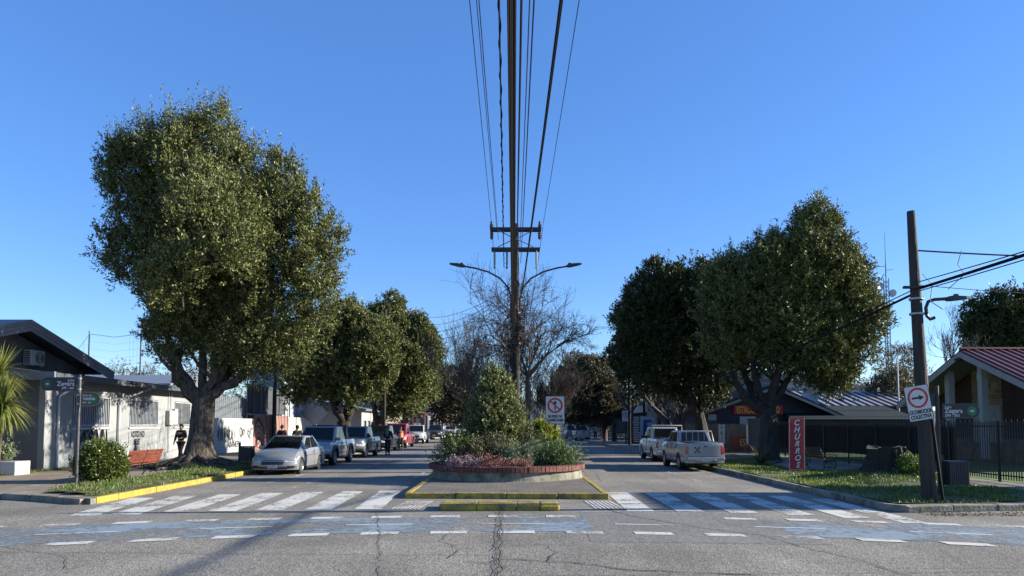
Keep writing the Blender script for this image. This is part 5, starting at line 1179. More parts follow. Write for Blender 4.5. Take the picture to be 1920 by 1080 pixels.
    for end in (-1, 1):
        if end > 0 and pick: q = MB().box(-.18, .18, -y0 + .152, -y0 + .158, .42, .53); pl = q.build('plate', PLATE, t); cz, cy_ = .475, -y0 + .16
        else: q = MB(); yp = (y0 - .055) if end < 0 else (-y0 + .012); q.box(-.18, .18, yp - .004, yp + .004, zpl - .055, zpl + .055); pl = q.build('plate', PLATE, t); cz, cy_ = zpl, yp + end * .006
        if plate and ((end < 0) != rev): text('lettering', plate, .105, BLACKS, pl, (0, cy_, cz), rot=(R(90), 0, math.pi if end > 0 else 0), sx=.9)
    # extras
    if 'rollbar' in extras:
        q = MB(); q.tube([(-w * .88, a3 + .2, 1.18), (-w * .80, a3 + .14, H - .03), (w * .80, a3 + .14, H - .03), (w * .88, a3 + .2, 1.18)], .035, 8)
        for fx in (-.35, -.1, .15, .42): q.tube([(fx * w * 1.2, a3 + .16, 1.2), (fx * w * 1.2, a3 + .14, H - .05)], .016, 6)
        q.build('roll_bar', mat('brushed_bar', (.36, .37, .38), .5, metal=.3), t, smooth=True)
    if 'rack' in extras:
        q = MB(); zt_ = H + .08
        q.tube([(-w * .92, a3 + .3, 1.18), (-w * .92, a3 + .28, zt_), (w * .92, a3 + .28, zt_), (w * .92, a3 + .3, 1.18)], .04, 8); q.build('rack_frame', mat('pale_pipe', (.55, .54, .48), .5), t, smooth=True)
        q = MB()
        for fx in np.linspace(-.85, .85, 11): q.tube([(fx * w, a3 + .3, 1.2), (fx * w, a3 + .3, zt_)], .010, 4)
        for z in np.linspace(1.25, zt_ - .05, 6): q.tube([(-w * .9, a3 + .3, z), (w * .9, a3 + .3, z)], .010, 4)
        q.build('rack_mesh', BLACKM, t)
    if 'blackbar' in extras:
        q = MB()
        for s in (-1, 1): q.prismx([(a3 + .02, 1.18), (a3 + .75, 1.18), (a3 + .25, H + .06), (a3 + .08, H + .06)], *sorted((s * w * .80, s * w * .90)))
        q.box(-w * .8, w * .8, a3 + .1, a3 + .2, H - .02, H + .06); q.build('sports_bar', TRIM, t, bevel=.02)
        q = MB(); 
        for s in (-1, 1): q.tube([(s * w * .62, a1 + .1, H + .03), (s * w * .62, a2 - .05, H + .03)], .018, 6)
        q.build('roof_rail', TRIM, t)
    if 'sticker' in extras:
        q = MB(); yb_ = -y0 + .006
        for (cx, ang) in ((-.33, .7), (-.33, -.7)):
            d = Vector((math.sin(ang), math.cos(ang))) * .13; ribbon(q, [(-cx - d.x, .88 - d.y), (-cx + d.x, .88 + d.y)], .03, 'y', yb_)
            for k in (-1, 1): c0 = Vector((-cx, .88)) + d * k; ribbon(q, [(c0.x - .03, c0.y), (c0.x + .03, c0.y)], .06, 'y', yb_ + .001)
        q.build('wrench_sticker', BLACKS, t, fixn=False)
    if 'crown' in extras:
        q = MB(); q.prismy([(-.02 + .1 * math.sin(a) * 1.4 + .25, 1.42 + .10 * math.cos(a)) for a in np.linspace(0, 6.28, 9)[:-1]], a0 + .38, a0 + .40); q.build('dashboard_ornament', mat('pale_ornament', (.4, .38, .22), .6), t)
    if 'aerial' in extras: q = MB().tube([(0, a2 - .25, H), (0, a2 - .12, H + .12)], .012, 6).build('aerial', TRIM, t)
    return t
vehicle('parked_sedan', 'silver sedan nearest the crossing at the head of the left parking row', 'car', -9.12, 27.15, P_SILV, 'sedan', 4.4, 1.74, 1.48, 2.6, .86, .305, plate='JH·CH·63', extras=('aerial',))
vehicle('parked_pickup', 'pale silver pickup with black wheel arches and sports bar, second in the left row', 'pickup', -9.3, 32.7, P_SILV, 'pickup', 5.4, 1.92, 1.84, 3.25, .95, .40, arch=TRIM, extras=('blackbar', 'crown'))
vehicle('parked_pickup', 'grey blue pickup third in the left row, in deep shade', 'pickup', -9.32, 40.3, P_GREY, 'pickup', 5.3, 1.85, 1.82, 3.1, .95, .38)
vehicle('parked_pickup', 'black pickup behind the two people standing in the road', 'pickup', -9.35, 48.2, P_DK, 'pickup', 5.3, 1.85, 1.86, 3.1, .95, .38)
vehicle('parked_pickup', 'bright red pickup in the left row', 'pickup', -9.5, 56.8, P_RED, 'pickup', 5.8, 2.0, 2.0, 3.6, 1.0, .42)
vehicle('parked_pickup', 'white pickup right behind the red one', 'pickup', -9.6, 69.8, P_WHT, 'pickup', 5.3, 1.85, 1.85, 3.1, .95, .38)
vehicle('parked_pickup', 'dark green pickup with cream front, between two white vehicles', 'pickup', -9.7, 88.5, P_DGR, 'pickup', 5.3, 1.9, 1.85, 3.1, .95, .38)
vehicle('parked_suv', 'white crossover ahead of the last white vehicle in the left row', 'car', -9.6, 110, P_WHT, 'suv', 4.5, 1.84, 1.68, 2.7, .9, .34)
vehicle('parked_suv', 'tall pale off-roader near the far end of the left row', 'car', -9.3, 124, P_CRM, 'suv', 4.7, 1.9, 1.85, 2.8, .9, .38)
vehicle('parked_suv', 'small blue car at the far end of the left row', 'car', -9.4, 143, P_BLUE, 'suv', 4.0, 1.75, 1.55, 2.5, .8, .32)
vehicle('parked_pickup', 'silver pickup with wrench sticker on tailgate, nearest on the right', 'pickup', 7.95, 29.3, P_SILV, 'pickup', 5.0, 1.66, 1.66, 2.85, .9, .35, rev=True, extras=('rollbar', 'sticker'), plate='LJ·TF·93')
vehicle('parked_pickup', 'white pickup with mesh rack behind the cab, second on the right', 'pickup', 8.25, 36.6, P_WHT, 'pickup', 5.0, 1.72, 1.78, 2.9, .9, .36, rev=True, extras=('rack',))
vehicle('parked_pickup', 'distant white pickup parked near the orange cone', 'pickup', 8.4, 84, P_WHT, 'pickup', 5.2, 1.85, 1.8, 3.1, .95, .38, rev=True)
vehicle('parked_suv', 'dark car in front of the distant white pickup', 'car', 8.0, 93, P_GREY, 'suv', 4.6, 1.85, 1.8, 2.7, .9, .34, rev=True)
vehicle('parked_suv', 'white car seen between planter shrubs left of the round sign', 'car', 2.6, 72, P_WHT, 'suv', 4.5, 1.84, 1.65, 2.7, .9, .34)
vehicle('parked_sedan', 'pale silver car just visible under the round sign', 'car', 4.6, 86, P_SILV, 'sedan', 4.4, 1.74, 1.5, 2.6, .86, .31)

# ================================================================ PEOPLE
SKIN = mat('skin', (.42, .24, .16), .6)
def skin_mesh(name, pts, edges, rad, m, parent, sub=1):
    me = bpy.data.meshes.new(name); me.from_pydata([tuple(p) for p in pts], edges, []); me.materials.append(m)
    o = bpy.data.objects.new(name, me); COL.objects.link(o); o.parent = parent
    s = o.modifiers.new('skin', 'SKIN'); s.use_smooth_shade = True
    me.skin_vertices.new() if not me.skin_vertices else None
    d = me.skin_vertices[0].data
    for i, r in enumerate(rad): d[i].radius = (r if isinstance(r, tuple) else (r, r)); d[i].use_root = (i == 0)
    ss = o.modifiers.new('sub', 'SUBSURF'); ss.levels = sub; ss.render_levels = sub
    return o
def person(label, x, y, z, rz, jac, trou, shoe=BLACKM, hair=BLACKM, H=1.72, stride=.18, hood=False, arms=((.1, .05), (-.1, .05)), group=None, vest=None, txt=None, bend=(0, 0)):
    """local -Y is where the figure faces; arms: (forward swing, elbow bend) for right and left"""
    t = thing('person', label, 'person', (x, y, z), rz, group); t.scale = (H / 1.72,) * 3
    hip = Vector((0, 0, .92)); sp = Vector((0, 0, 1.15)); ch = Vector((0, -.01, 1.34)); nk = Vector((0, -.01, 1.47)); hd = Vector((0, -.03, 1.62))
    V = [hip, sp, ch, nk, hd - Vector((0, 0, .05)), hd + Vector((0, 0, .05))]; E = [(0, 1), (1, 2), (2, 3), (3, 4), (4, 5)]; Rr = [(.135, .10), (.125, .09), (.15, .10), .055, (.075, .085), (.07, .08)]
    jV, jE, jR = [hip + Vector((0, 0, -.04)), sp, ch, nk + Vector((0, 0, -.03))], [(0, 1), (1, 2), (2, 3)], [(.17, .125), (.16, .12), (.175, .125), (.075, .075)]
    tV, tE, tR = [hip + Vector((0, 0, .02))], [], [(.145, .11)]
    feet = []
    for s in (-1, 1):
        k = stride * s; hp = Vector((s * .09, 0, .86)); kn = Vector((s * .10, -k * .55 - .03, .48)); an = Vector((s * .105, -k + .02, .09)); to = an + Vector((0, -.16, -.055))
        i = len(V); V += [hp, kn, an, to]; E += [(0, i), (i, i + 1), (i + 1, i + 2), (i + 2, i + 3)]; Rr += [.085, .058, .042, (.04, .028)]
        i = len(tV); tV += [hp, kn, an + Vector((0, 0, .03))]; tE += [(0, i), (i, i + 1), (i + 1, i + 2)]; tR += [.10, .082, .068]
        feet.append((an, to))
    for (s, (sw, eb)) in zip((-1, 1), arms):
        sh = Vector((s * .19, 0, 1.40)); el = sh + Vector((s * .06, -sw * .28 + .03, -.27)); wr_ = el + Vector((s * .02 - s * eb * .10, -sw * .25 - eb * .24, -.24 + eb * .20)); pm = wr_ + (wr_ - el).normalized() * .07
        i = len(V); V += [sh, el, wr_, pm]; E += [(2, i), (i, i + 1), (i + 1, i + 2), (i + 2, i + 3)]; Rr += [.055, .042, .028, (.035, .016)]
        ax = (wr_ - el).normalized()
        for f in range(4):
            b0 = pm + Vector((0, (f - 1.5) * .02, 0)); j = len(V); V += [b0 + ax * .04, b0 + ax * (.07 + .008 * (f in (1, 2))) + Vector((-s * .012, 0, 0))]; E += [(i + 3, j), (j, j + 1)]; Rr += [.009, .008]
        j = len(V); V += [wr_ + ax * .05 + Vector((0, -.04, 0)), wr_ + ax * .09 + Vector((-s * .01, -.055, 0))]; E += [(i + 2, j), (j, j + 1)]; Rr += [.010, .009]
        i = len(jV); jV += [sh, el, wr_ + (el - wr_) * .08]; jE += [(2, i), (i, i + 1), (i + 1, i + 2)]; jR += [.078, .062, .047]
    skin_mesh('body', V, E, Rr, SKIN, t); skin_mesh('jacket', jV, jE, jR, jac, t); skin_mesh('trousers', tV, tE, tR, trou, t)
    q = MB()
    for an, to in feet: q.tube([an + Vector((0, .05, -.03)), an + Vector((0, -.04, -.035)), to + Vector((0, .02, 0)), to + Vector((0, -.03, -.005))], [.045, .052, .047, .02], 8)
    q.build('shoes', shoe, t, smooth=True)
    q = MB(); hc = hd + Vector((0, .018, .02))
    r_ = .108 if hood else .098
    n = 12
    for i in range(8):
        ph = math.pi * i / 9; 
        for j in range(n): a = 2 * math.pi * j / n; q.v.append((hc.x + r_ * .92 * math.sin(ph) * math.cos(a), hc.y + r_ * 1.05 * math.sin(ph) * math.sin(a) + (.03 if i > 3 and math.sin(a) < 0 else 0) * 1.6 + (i > 4) * .03, hc.z + r_ * 1.15 * math.cos(ph)))
    for i in range(7 if hood else 5):
        for j in range(n):
            a = 2 * math.pi * (j + .5) / n
            if i >= 3 and math.sin(a) < -.45: continue
            q.face((i * n + j, i * n + (j + 1) % n, (i + 1) * n + (j + 1) % n, (i + 1) * n + j))
    q.build('hood' if hood else 'hair', jac if hood else hair, t, smooth=True)
    q = MB(); q.lathe([(.0, .02), (.008, .01), (.014, -.012), (.004, -.022)], hd + Vector((0, -.096, -.005)), 6); 
    for s in (-1, 1): q.lathe([(.0, .02), (.012, 0), (.0, -.03)], hd + Vector((s * .082, .0, 0)), 6)
    q.build('nose_and_ears', SKIN, t, smooth=True)
    q = MB()
    for s in (-1, 1): q.box(s * .030 - .012, s * .030 + .012, hd.y - .092, hd.y - .084, hd.z + .012, hd.z + .024)
    q.box(-.022, .022, hd.y - .092, hd.y - .083, hd.z - .045, hd.z - .037); q.build('eyes_and_mouth', BLACKM, t)
    if vest:
        q = MB(); q.tube([(0, 0, .95), (0, 0, 1.15), (0, -.01, 1.36), (0, -.01, 1.43)], [.185, .178, .20, .12], 14); o = q.build('safety_vest', vest, t, smooth=True); o.scale = (1, .76, 1)
        q = MB()
        for zz in (1.03, 1.17): q.lathe([(.190, 0), (.190, .045)], (0, 0, zz), 14)
        o = q.build('reflective_band', mat('reflective', (.6, .6, .5), .4), t); o.scale = (1, .77, 1)
    if txt: text('lettering', txt, .13, WHITES, t, (0, -.142, 1.31), bold=.004, sx=.95)
    return t
HOOD = mat('black_hoodie', (.012, .012, .014), .9); NAVYC = mat('navy_clothes', (.012, .015, .03), .85); ORNG = mat('orange_vest', (.65, .13, .03), .7); DKC = mat('dark_clothes', (.02, .02, .022), .9); PALEC = mat('pale_clothes', (.5, .5, .48), .9)
person('person in black hoodie with white lettering striding by the grey wall', -15.9, 34.2, .15, R(-10), HOOD, HOOD, WHITES, H=1.78, stride=.26, hood=True, arms=((.2, .15), (.0, 1.0)), txt='LOST')
t = person('person in dark navy work clothes with pale ankle bands standing in the left lane', -7.8, 44.7, 0, R(170), NAVYC, NAVYC, H=1.80, stride=.05, arms=((.3, .7), (.3, .7)))
q = MB()
for s in (-1, 1): q.lathe([(.078, 0), (.076, .05)], (s * .105, -s * .03, .2), 10)
q.build('ankle_band', mat('reflective2', (.5, .5, .45), .4), t); q = MB(); q.box(-.12, .12, .125, .135, 1.28, 1.33); q.box(-.12, .12, .125, .135, 1.15, 1.18); q.build('reflective_band', MATS['reflective2'], t)
person('person in orange safety vest beside the red pickup', -8.05, 51.5, 0, R(200), NAVYC, DKC, H=1.76, stride=.06, vest=ORNG, arms=((.3, .8), (.2, .5)))
person('person in black silhouette walking behind the silver sedan, nearer the white wall', -12.6, 39.0, .14, R(175), HOOD, DKC, H=1.74, hood=True)  # tree shade on this pair is put in as black clothes and hoods
person('person in black silhouette behind the sedan, right one of the pair', -12.0, 39.8, .14, R(190), HOOD, DKC, H=1.72, hood=True)
person('person in pale clothes far off beside the distant white pickup', 9.9, 84.5, .14, R(0), PALEC, DKC, H=1.7, stride=.1)
# ================================================================ POLES, WIRES
def ellipse_lamp(q, p, d, L=.6, w=.13, h=.05):
    """flat LED street lamp head from p along d"""
    d = Vector(d).normalized(); sdv = d.cross(Vector((0, 0, 1))).normalized(); up = sdv.cross(d)
    secs = [(0, .35, .5), (.12, .8, 1.2), (.3, 1, 1.3), (.75, 1, .8), (.97, .8, .5), (1, .4, .3)]; k0 = len(q.v)
    for (u, a, b) in secs:
        c = Vector(p) + d * L * u
        for (i, j) in ((-1, -1), (1, -1), (1, 1), (-1, 1)): q.v.append(tuple(c + sdv * i * a * w + up * j * b * h))
    for s_ in range(len(secs) - 1):
        for j in range(4): q.face((k0 + s_ * 4 + j, k0 + s_ * 4 + (j + 1) % 4, k0 + s_ * 4 + 4 + (j + 1) % 4, k0 + s_ * 4 + 4 + j))
    q.face((k0, k0 + 1, k0 + 2, k0 + 3)); e = k0 + 4 * (len(secs) - 1); q.face((e, e + 1, e + 2, e + 3))
LENS = mat('lamp_glass', (.45, .47, .5), .2)
def centre_pole(label, x, y, full=True):
    t = thing('utility_pole', label, 'utility pole', (x, y, .13))
    q = MB(); q.tube([(0, 0, 0), (0, 0, 5), (0, 0, 10.1)], [.19, .165, .125], 12); q.build('pole', WOODP, t, smooth=True)
    for z, hw in ((9.86, 1.06), (9.02, 1.0)):
        q = MB(); q.box(-hw, hw, -.17, -.11, z - .06, z + .06); q.box(-hw, hw, .11, .17, z - .06, z + .06); q.build('crossarm', BLACKM, t)
    q = MB()
    for s in (-1, 1): q.tube([(s * .72, -.14, 9.8), (s * .02, -.16, 9.42), (-s * .0, -.16, 9.42)], .022, 5); q.tube([(s * .72, -.15, 9.1), (s * .02, -.17, 9.44)], .022, 5)
    q.build('brace', METAL, t)
    for s in (-1, 1):
        q = MB(); q.lathe([(.02, -.05), (.07, 0), (.09, .05), (.05, .09), (.09, .13), (.05, .17), (.06, .24), (.02, .3)], (s * 1.0, 0, 9.92), 10); q.lathe([(.02, -.42), (.05, -.38), (.08, -.33), (.05, -.29), (.08, -.24), (.05, -.2), (.08, -.15), (.04, -.1)], (s * .99, 0, 9.86), 10); q.build('insulator', CERAM, t, smooth=True)
    for xx in (-.87, -.36, .86):
        q = MB(); q.lathe([(.02, 0)] + [(r_, -.1 - .055 * i) for i, r_ in enumerate((.05, .035) * 5)] + [(.03, -.66), (.045, -.70), (.015, -.78)], (xx, 0, 8.98), 8); q.build('fuse_insulator', mat('pale_insulator', (.25, .24, .23), .4), t, smooth=True)
    q = MB(); 
    for z in (5.75, 5.45, 6.1, 6.35, 5.1): q.lathe([(.19, -.05), (.23, -.03), (.23, .05), (.19, .07)], (0, 0, z), 12)
    q.box(-.52, .52, -.2, -.16, 5.18, 5.24); q.box(-.5, -.46, -.22, -.14, 5.2, 5.34); q.box(.46, .5, -.22, -.14, 5.2, 5.34); q.box(-.12, .22, -.34, -.18, 5.75, 6.15); q.box(-.26, .0, -.3, -.16, 6.2, 6.5); q.box(.1, .34, -.3, -.1, 5.5, 5.8)
    q.build('cable_hardware', BLACKM, t)
    q = MB()
    for k in range(9):
        a = k * .7; q.tube([(.2 * math.cos(a), .2 * math.sin(a), 2.2 + (k % 3)), (.21 * math.cos(a + .1), .21 * math.sin(a + .1), 4.5), (.20 * math.cos(a), .2 * math.sin(a), 6.5 + (k % 4) * .4)], .013, 5)
    for k in range(16): z = 5.0 + k * .17; q.tube([(-.28 + random.uniform(-.1, .05), -.1, z), (-.42 + random.uniform(-.1, .1), -.15, z - .08), (-.25, -.18, z - .2)], .012, 4); q.tube([(.2, -.1, z), (.3 + random.uniform(0, .12), -.15, z - .1), (.2, -.18, z - .22)], .011, 4)
    q.build('riser_cables', CABLE, t)
    return t
cp = centre_pole('tall wooden utility pole with double crossarms standing in the median', .15, 29)
for s, lb in ((-1, 'left arm street lamp curving out from the middle utility pole'), (1, 'right arm street lamp curving out from the middle utility pole')):
    t = thing('street_lamp', lb, 'street lamp', (.15 + s * .18, 29, 7.0))
    pts = [(0, 0, -.9), (0, 0, .1), (s * .12, 0, .55), (s * .45, 0, .95), (s * .95, 0, 1.22), (s * 1.5, 0, 1.38), (s * 1.98, 0, 1.46)]
    q = MB(); q.tube(pts, .035, 8); q.box(-.03 * 1, .03, -.05, .05, -.75, -.65); q.build('arm', BLACKM, t, smooth=True)
    q = MB(); ellipse_lamp(q, (s * 1.9, 0, 1.46), (s, 0, .16), .66, .13, .045); q.box(s * 2.05 - .05, s * 2.05 + .05, -.04, .04, 1.52, 1.60); q.build('lamp_head', DARKM, t)
centre_pole('second wooden utility pole farther down the median behind the bare trees', .1, 74)
centre_pole('wooden utility pole behind the camera that carries the overhead lines', 0, -14)
def wire(name, label, a, b, sag, r, m=CABLE, group=None, seg=26, n=4, twist=0):
    a = Vector(a); b = Vector(b); pts = []
    for i in range(seg + 1):
        t_ = i / seg; p = a.lerp(b, t_); p.z -= sag * 4 * t_ * (1 - t_); pts.append(p)
    q = MB(); q.tube(pts, r, n)
    if twist:
        s2 = [];
        for i in range(seg * 14 + 1):
            t_ = i / (seg * 14); p = a.lerp(b, t_); p.z -= sag * 4 * t_ * (1 - t_); s2.append(p + Vector((r * 1.3 * math.cos(t_ * twist), 0, r * 1.3 * math.sin(t_ * twist))))
        q.tube(s2, r * .75, 3)
    o = q.build(name, m, None, loc=tuple(a), fixn=False); tag(o, label, 'cable', group); return o
GW = 'wires strung overhead along the middle of the street'
W_ = [(-.84, -.73, 10.15, .25, .009, 'leftmost thin overhead wire from the left end of the upper crossarm'), (-.62, -.68, 9.9, .3, .008, 'thin overhead wire second from the left'), (-.56, -.58, 9.55, .35, .009, 'thin overhead wire third from the left'),
      (-.33, .0, 8.4, .5, .014, 'twisted overhead cable left of the thick black bundle'), (.32, .23, 9.1, .4, .010, 'thin overhead wire just right of the thick bundle'), (.36, .27, 8.6, .5, .012, 'second thin overhead wire right of the thick bundle'),
      (.42, .76, 7.5, .5, .020, 'heavy black slanting cable to the right of the bundle'), (.43, .765, 7.42, .5, .010, 'black cable running tight along the heavy slanting one'), (1.28, 1.24, 10.15, .25, .009, 'rightmost thin overhead wire from the right end of the upper crossarm')]
for i, (xa, xb, z, sg, r_, lb) in enumerate(W_): wire('overhead_wire', lb, (xa, 29, z), (xb, -14, z), sg, r_, group=GW, twist=260 if i == 3 else 0, seg=40 if i == 3 else 26)
bz = [(.00, -.06, 5.35, .10), (.02, -.06, 5.75, .2), (.04, -.06, 6.1, .3), (.06, -.055, 5.5, .15), (.08, -.05, 6.3, .4), (.09, -.05, 5.9, .22), (.10, -.05, 6.6, .4), (.11, -.05, 5.6, .2), (.16, .04, 6.9, .5), (.03, -.05, 5.2, .1), (.10, -.04, 5.05, .1), (.01, -.06, 6.8, .4)]
for i, (xa, xb, z, sg) in enumerate(bz): wire('bundle_cable', 'one of the tightly packed black cables in the thick central bundle', (xa, 29, z), (xb, -14, z), sg, .0075 + .003 * (i % 3), CABLE if i % 3 else CABLE_G, group='black cables packed in the thick central bundle')
for i, (xa, z) in enumerate(((-.84, 10.1), (.0, 5.5), (.2, 6.2), (1.28, 10.1))): wire('overhead_wire', ('thin wire running on down the street from the left crossarm end', 'low cable running on down the street behind the middle pole', 'upper cable running on down the street behind the middle pole', 'thin wire running on down the street from the right crossarm end')[i], (xa, 29, z), (xa - .1, 74, z), .6, .011)
# service lines to the left
SL = [((-.02, 29, 7.62), (-8.8, 60, 11.6), 'topmost of the service lines running left from the middle pole'), ((.0, 29, 7.42), (-8.7, 60, 10.9), 'second service line running left from the middle pole'), ((.0, 29, 7.4), (-8.4, 60, 10.1), 'third service line running left, crossing the one above'), ((.02, 29, 7.1), (-8.5, 60, 10.35), 'fourth service line running left from the middle pole'), ((.0, 29, 6.75), (-8.4, 60, 9.75), 'fifth service line running left, above the pointed evergreen'), ((.0, 29, 6.2), (-8.2, 60, 8.6), 'lowest service line running left from the middle pole')]
for a, b, lb in SL: wire('service_line', lb, a, b, .9, .012, group='service lines from the middle pole to the left')
o = MB().tube([(0, 0, 0), (0, 0, 11.7)], [.16, .12], 10).build('utility_pole', WOODP, None, smooth=True, L=(-8.9 - 1.9, 60, 0)); tag(o, 'wooden pole hidden in the pointed evergreen where the service lines end', 'utility pole')

# right corner pole
RP = (9.78, 16.75, .14); t = thing('utility_pole', 'leaning weathered wooden pole at the right corner with a small lamp', 'utility pole', RP)
tx = -.22
q = MB(); q.tube([(0, 0, -.1), (tx * .45, 0, 2.6), (tx * .8, 0, 5.2), (tx, 0, 6.9)], [.165, .145, .115, .09], 12); q.build('pole', POLEG, t, smooth=True)
q = MB()
for z in (4.78, 4.42): q.lathe([(.15, -.03), (.165, -.02), (.165, .02), (.15, .03)], (tx * .72, 0, z), 14)
q.build('steel_band', METAL, t, smooth=True)
q = MB(); q.box(tx * .75 - .38, tx * .75 + .1, -.2, -.12, 5.0, 5.06); q.tube([(tx * .75 - .36, -.17, 5.02), (tx * .75 - .12, -.17, 5.05)], .03, 6); q.tube([(tx * .8 + .1, -.15, 5.35), (tx * .8 + .3, -.18, 5.1), (tx * .8 + .25, -.16, 4.7), (tx * .8 + .55, -.16, 4.5)], .01, 5); q.build('cable_hardware', BLACKM, t)
q = MB(); q.tube([(tx * .7 + 1.05, -.1, 5.92), (tx * .7 + .95, -.1, 5.6), (tx * .7 + 1.1, -.1, 5.35), (tx * .7 + .7, -.1, 5.0)], .010, 5); q.build('drop_wire', BLACKM, t)
t = thing('street_lamp', 'small street lamp on a short bracket on the leaning right corner pole', 'street lamp', (RP[0] + tx * .72 + .12, RP[1] - .1, RP[2] + 4.5))
q = MB(); q.tube([(.24, 0, -.18), (.14, 0, -.22), (.06, 0, -.14), (.04, 0, .05), (.10, 0, .2), (.25, 0, .25), (.55, 0, .27)], .04, 8); q.build('bracket', BLACKM, t, smooth=True)
q = MB(); ellipse_lamp(q, (.5, 0, .27), (1, 0, .03), .58, .12, .04); q.box(.72, .80, -.04, .04, .32, .38); q.build('lamp_head', DARKM, t)
GR = 'cables on the right corner pole'
wire('street_cable', 'thick black cable rising from the right corner pole to the upper right', (9.62, 16.6, 5.15), (10.9, -22, 7.2), .55, .034, group=GR, n=6)
wire('street_cable', 'second black cable close below the thick one at upper right', (9.66, 16.65, 5.1), (10.85, -22, 7.0), .6, .012, group=GR)
wire('street_cable', 'thin wire slanting under the thick cable at upper right', (9.6, 16.6, 5.3), (11.4, -22, 6.3), .5, .012, group=GR)
wire('street_cable', 'nearly level wire leaving the right corner pole high up to the right', (9.62, 16.7, 6.08), (24.5, 18.5, 6.6), .25, .02, group=GR)
wire('street_cable', 'thin faint wire dropping from the right corner pole to the right', (9.62, 16.7, 5.25), (24.5, 21.0, 5.9), .25, .008, group=GR)
wire('street_cable', 'thick black cable dropping left from the corner pole into the plaza trees', (9.6, 16.9, 5.05), (10.2, 62, 5.0), .9, .03, group=GR, n=6)
wire('street_cable', 'thin cable along the thick one into the plaza trees', (9.6, 16.9, 5.15), (10.25, 62, 5.1), .8, .014, group=GR)
o = MB().tube([(0, 0, 0), (0, 0, 6.0)], [.15, .11], 10).build('utility_pole', WOODP, None, smooth=True, L=(10.25, 62, .1)); tag(o, 'wooden pole among the plaza trees where the thick cable ends', 'utility pole')
o = MB().tube([(0, 0, 0), (0, 0, 7)], [.14, .11], 10).build('utility_pole', WOODP, None, smooth=True, L=(13.2, 71, .1)); tag(o, 'slim grey pole behind the blue and white board', 'utility pole')
# radio mast
t = thing('radio_mast', 'slender lattice radio mast with dishes and a whip antenna', 'mast', (47.9, 90, 0))
q = MB(); w_ = .34; hh = 20.6
cs_ = [(w_, 0), (-w_ * .5, w_ * .87), (-w_ * .5, -w_ * .87)]
for a, b in cs_: q.tube([(a, b, 0), (a, b, hh)], .045, 5)
z = 0; k = 0
while z < hh - .5:
    for i in range(3): a = cs_[i]; b = cs_[(i + 1) % 3]; q.tube([(a[0], a[1], z), (b[0], b[1], z + .55)], .022, 3); q.tube([(b[0], b[1], z), (a[0], a[1], z + .55)], .022, 3)
    z += .55
q.build('lattice', mat('mast_grey', (.05, .05, .055), .8), t)
q = MB(); q.tube([(0, 0, hh), (0, 0, hh + 5.9)], [.06, .02], 6); q.tube([(-2.1, 0, hh + 1.45), (0, 0, hh + 1.55)], .03, 4); q.tube([(0, 0, hh + 1.05), (.9, 0, hh + 1.1)], .03, 4)
for k in range(5): q.box(-.1, .1, -.03, .03, hh + .3 + k * .35, hh + .34 + k * .35)
q.build('antenna', MATS['mast_grey'], t)
for (xx, zz, ang, m_) in ((.75, 18.6, -50, STEELW), (-.95, 19.5, 20, METAL)):
    q = MB(); q.lathe([(.02, 0), (.3, .05), (.48, .16), (.5, .18), (.3, .08), (.0, .03)], (0, 0, 0), 16); o = q.build('dish', m_, t, smooth=True); o.location = (xx, -.2, zz); o.rotation_euler = (R(90), 0, R(ang))
o = MB().tube([(0, 0, 0), (0, 0, 6.4)], [.07, .05], 8).build('thin_post', METAL, None, L=(at(1685, 760, 48).x, 48, 0)); tag(o, 'thin metal post in front of the grey green tree', 'post')
t = thing('street_lamp', 'tiny far street lamp peeking out left of the right corner pole', 'street lamp', (at(1722, 653, 46).x, 46, 0)); q = MB(); q.tube([(0.3, 0, 0), (.3, 0, 6.6), (.1, 0, 6.8), (-.1, 0, 6.85)], .05, 6); q.build('pole', METAL, t); q = MB(); ellipse_lamp(q, (0, 0, 6.85), (-1, 0, 0), .5, .12, .05); q.build('lamp_head', DARKM, t)

# ================================================================ SIGNS
def ring_on(mb, cx, cz, r0, r1, y, n=40, thick=.003):
    for i in range(n):
        a, b = 2 * math.pi * i / n, 2 * math.pi * (i + 1) / n; p = lambda r_, an: (cx + r_ * math.cos(an), y, cz + r_ * math.sin(an)); mb.poly([p(r0, a), p(r1, a), p(r1, b), p(r0, b)])
def rrect(w, h, r, n=5):
    P = []
    for (cx, cz, a0) in ((w / 2 - r, h / 2 - r, 0), (-w / 2 + r, h / 2 - r, 90), (-w / 2 + r, -h / 2 + r, 180), (w / 2 - r, -h / 2 + r, 270)):
        for i in range(n + 1): a = R(a0 + 90 * i / n); P.append((cx + r * math.cos(a), cz + r * math.sin(a)))
    return P
def traffic_sign(name, label, base, w, h, cz, draw, post_h, tilt=0, post=True, rz=0):
    t = thing(name, label, 'sign', base, rz)
    q = MB(); q.prismy(rrect(w, h, .04), -.035, -.030); bd = q.build('panel', WHITES, t); bd.location = (0, 0, cz); bd.rotation_euler = (0, tilt, 0)
    q = MB(); P = rrect(w, h, .04); ribbon(q, P + [P[0]], .014, 'y', -.0365); q.build('border', BLACKS, bd, fixn=False)
    draw(bd)
    if post: q = MB(); q.box(-.035, .035, -.028, .02, 0, post_h); q.build('post', DARKM, t)
    return t
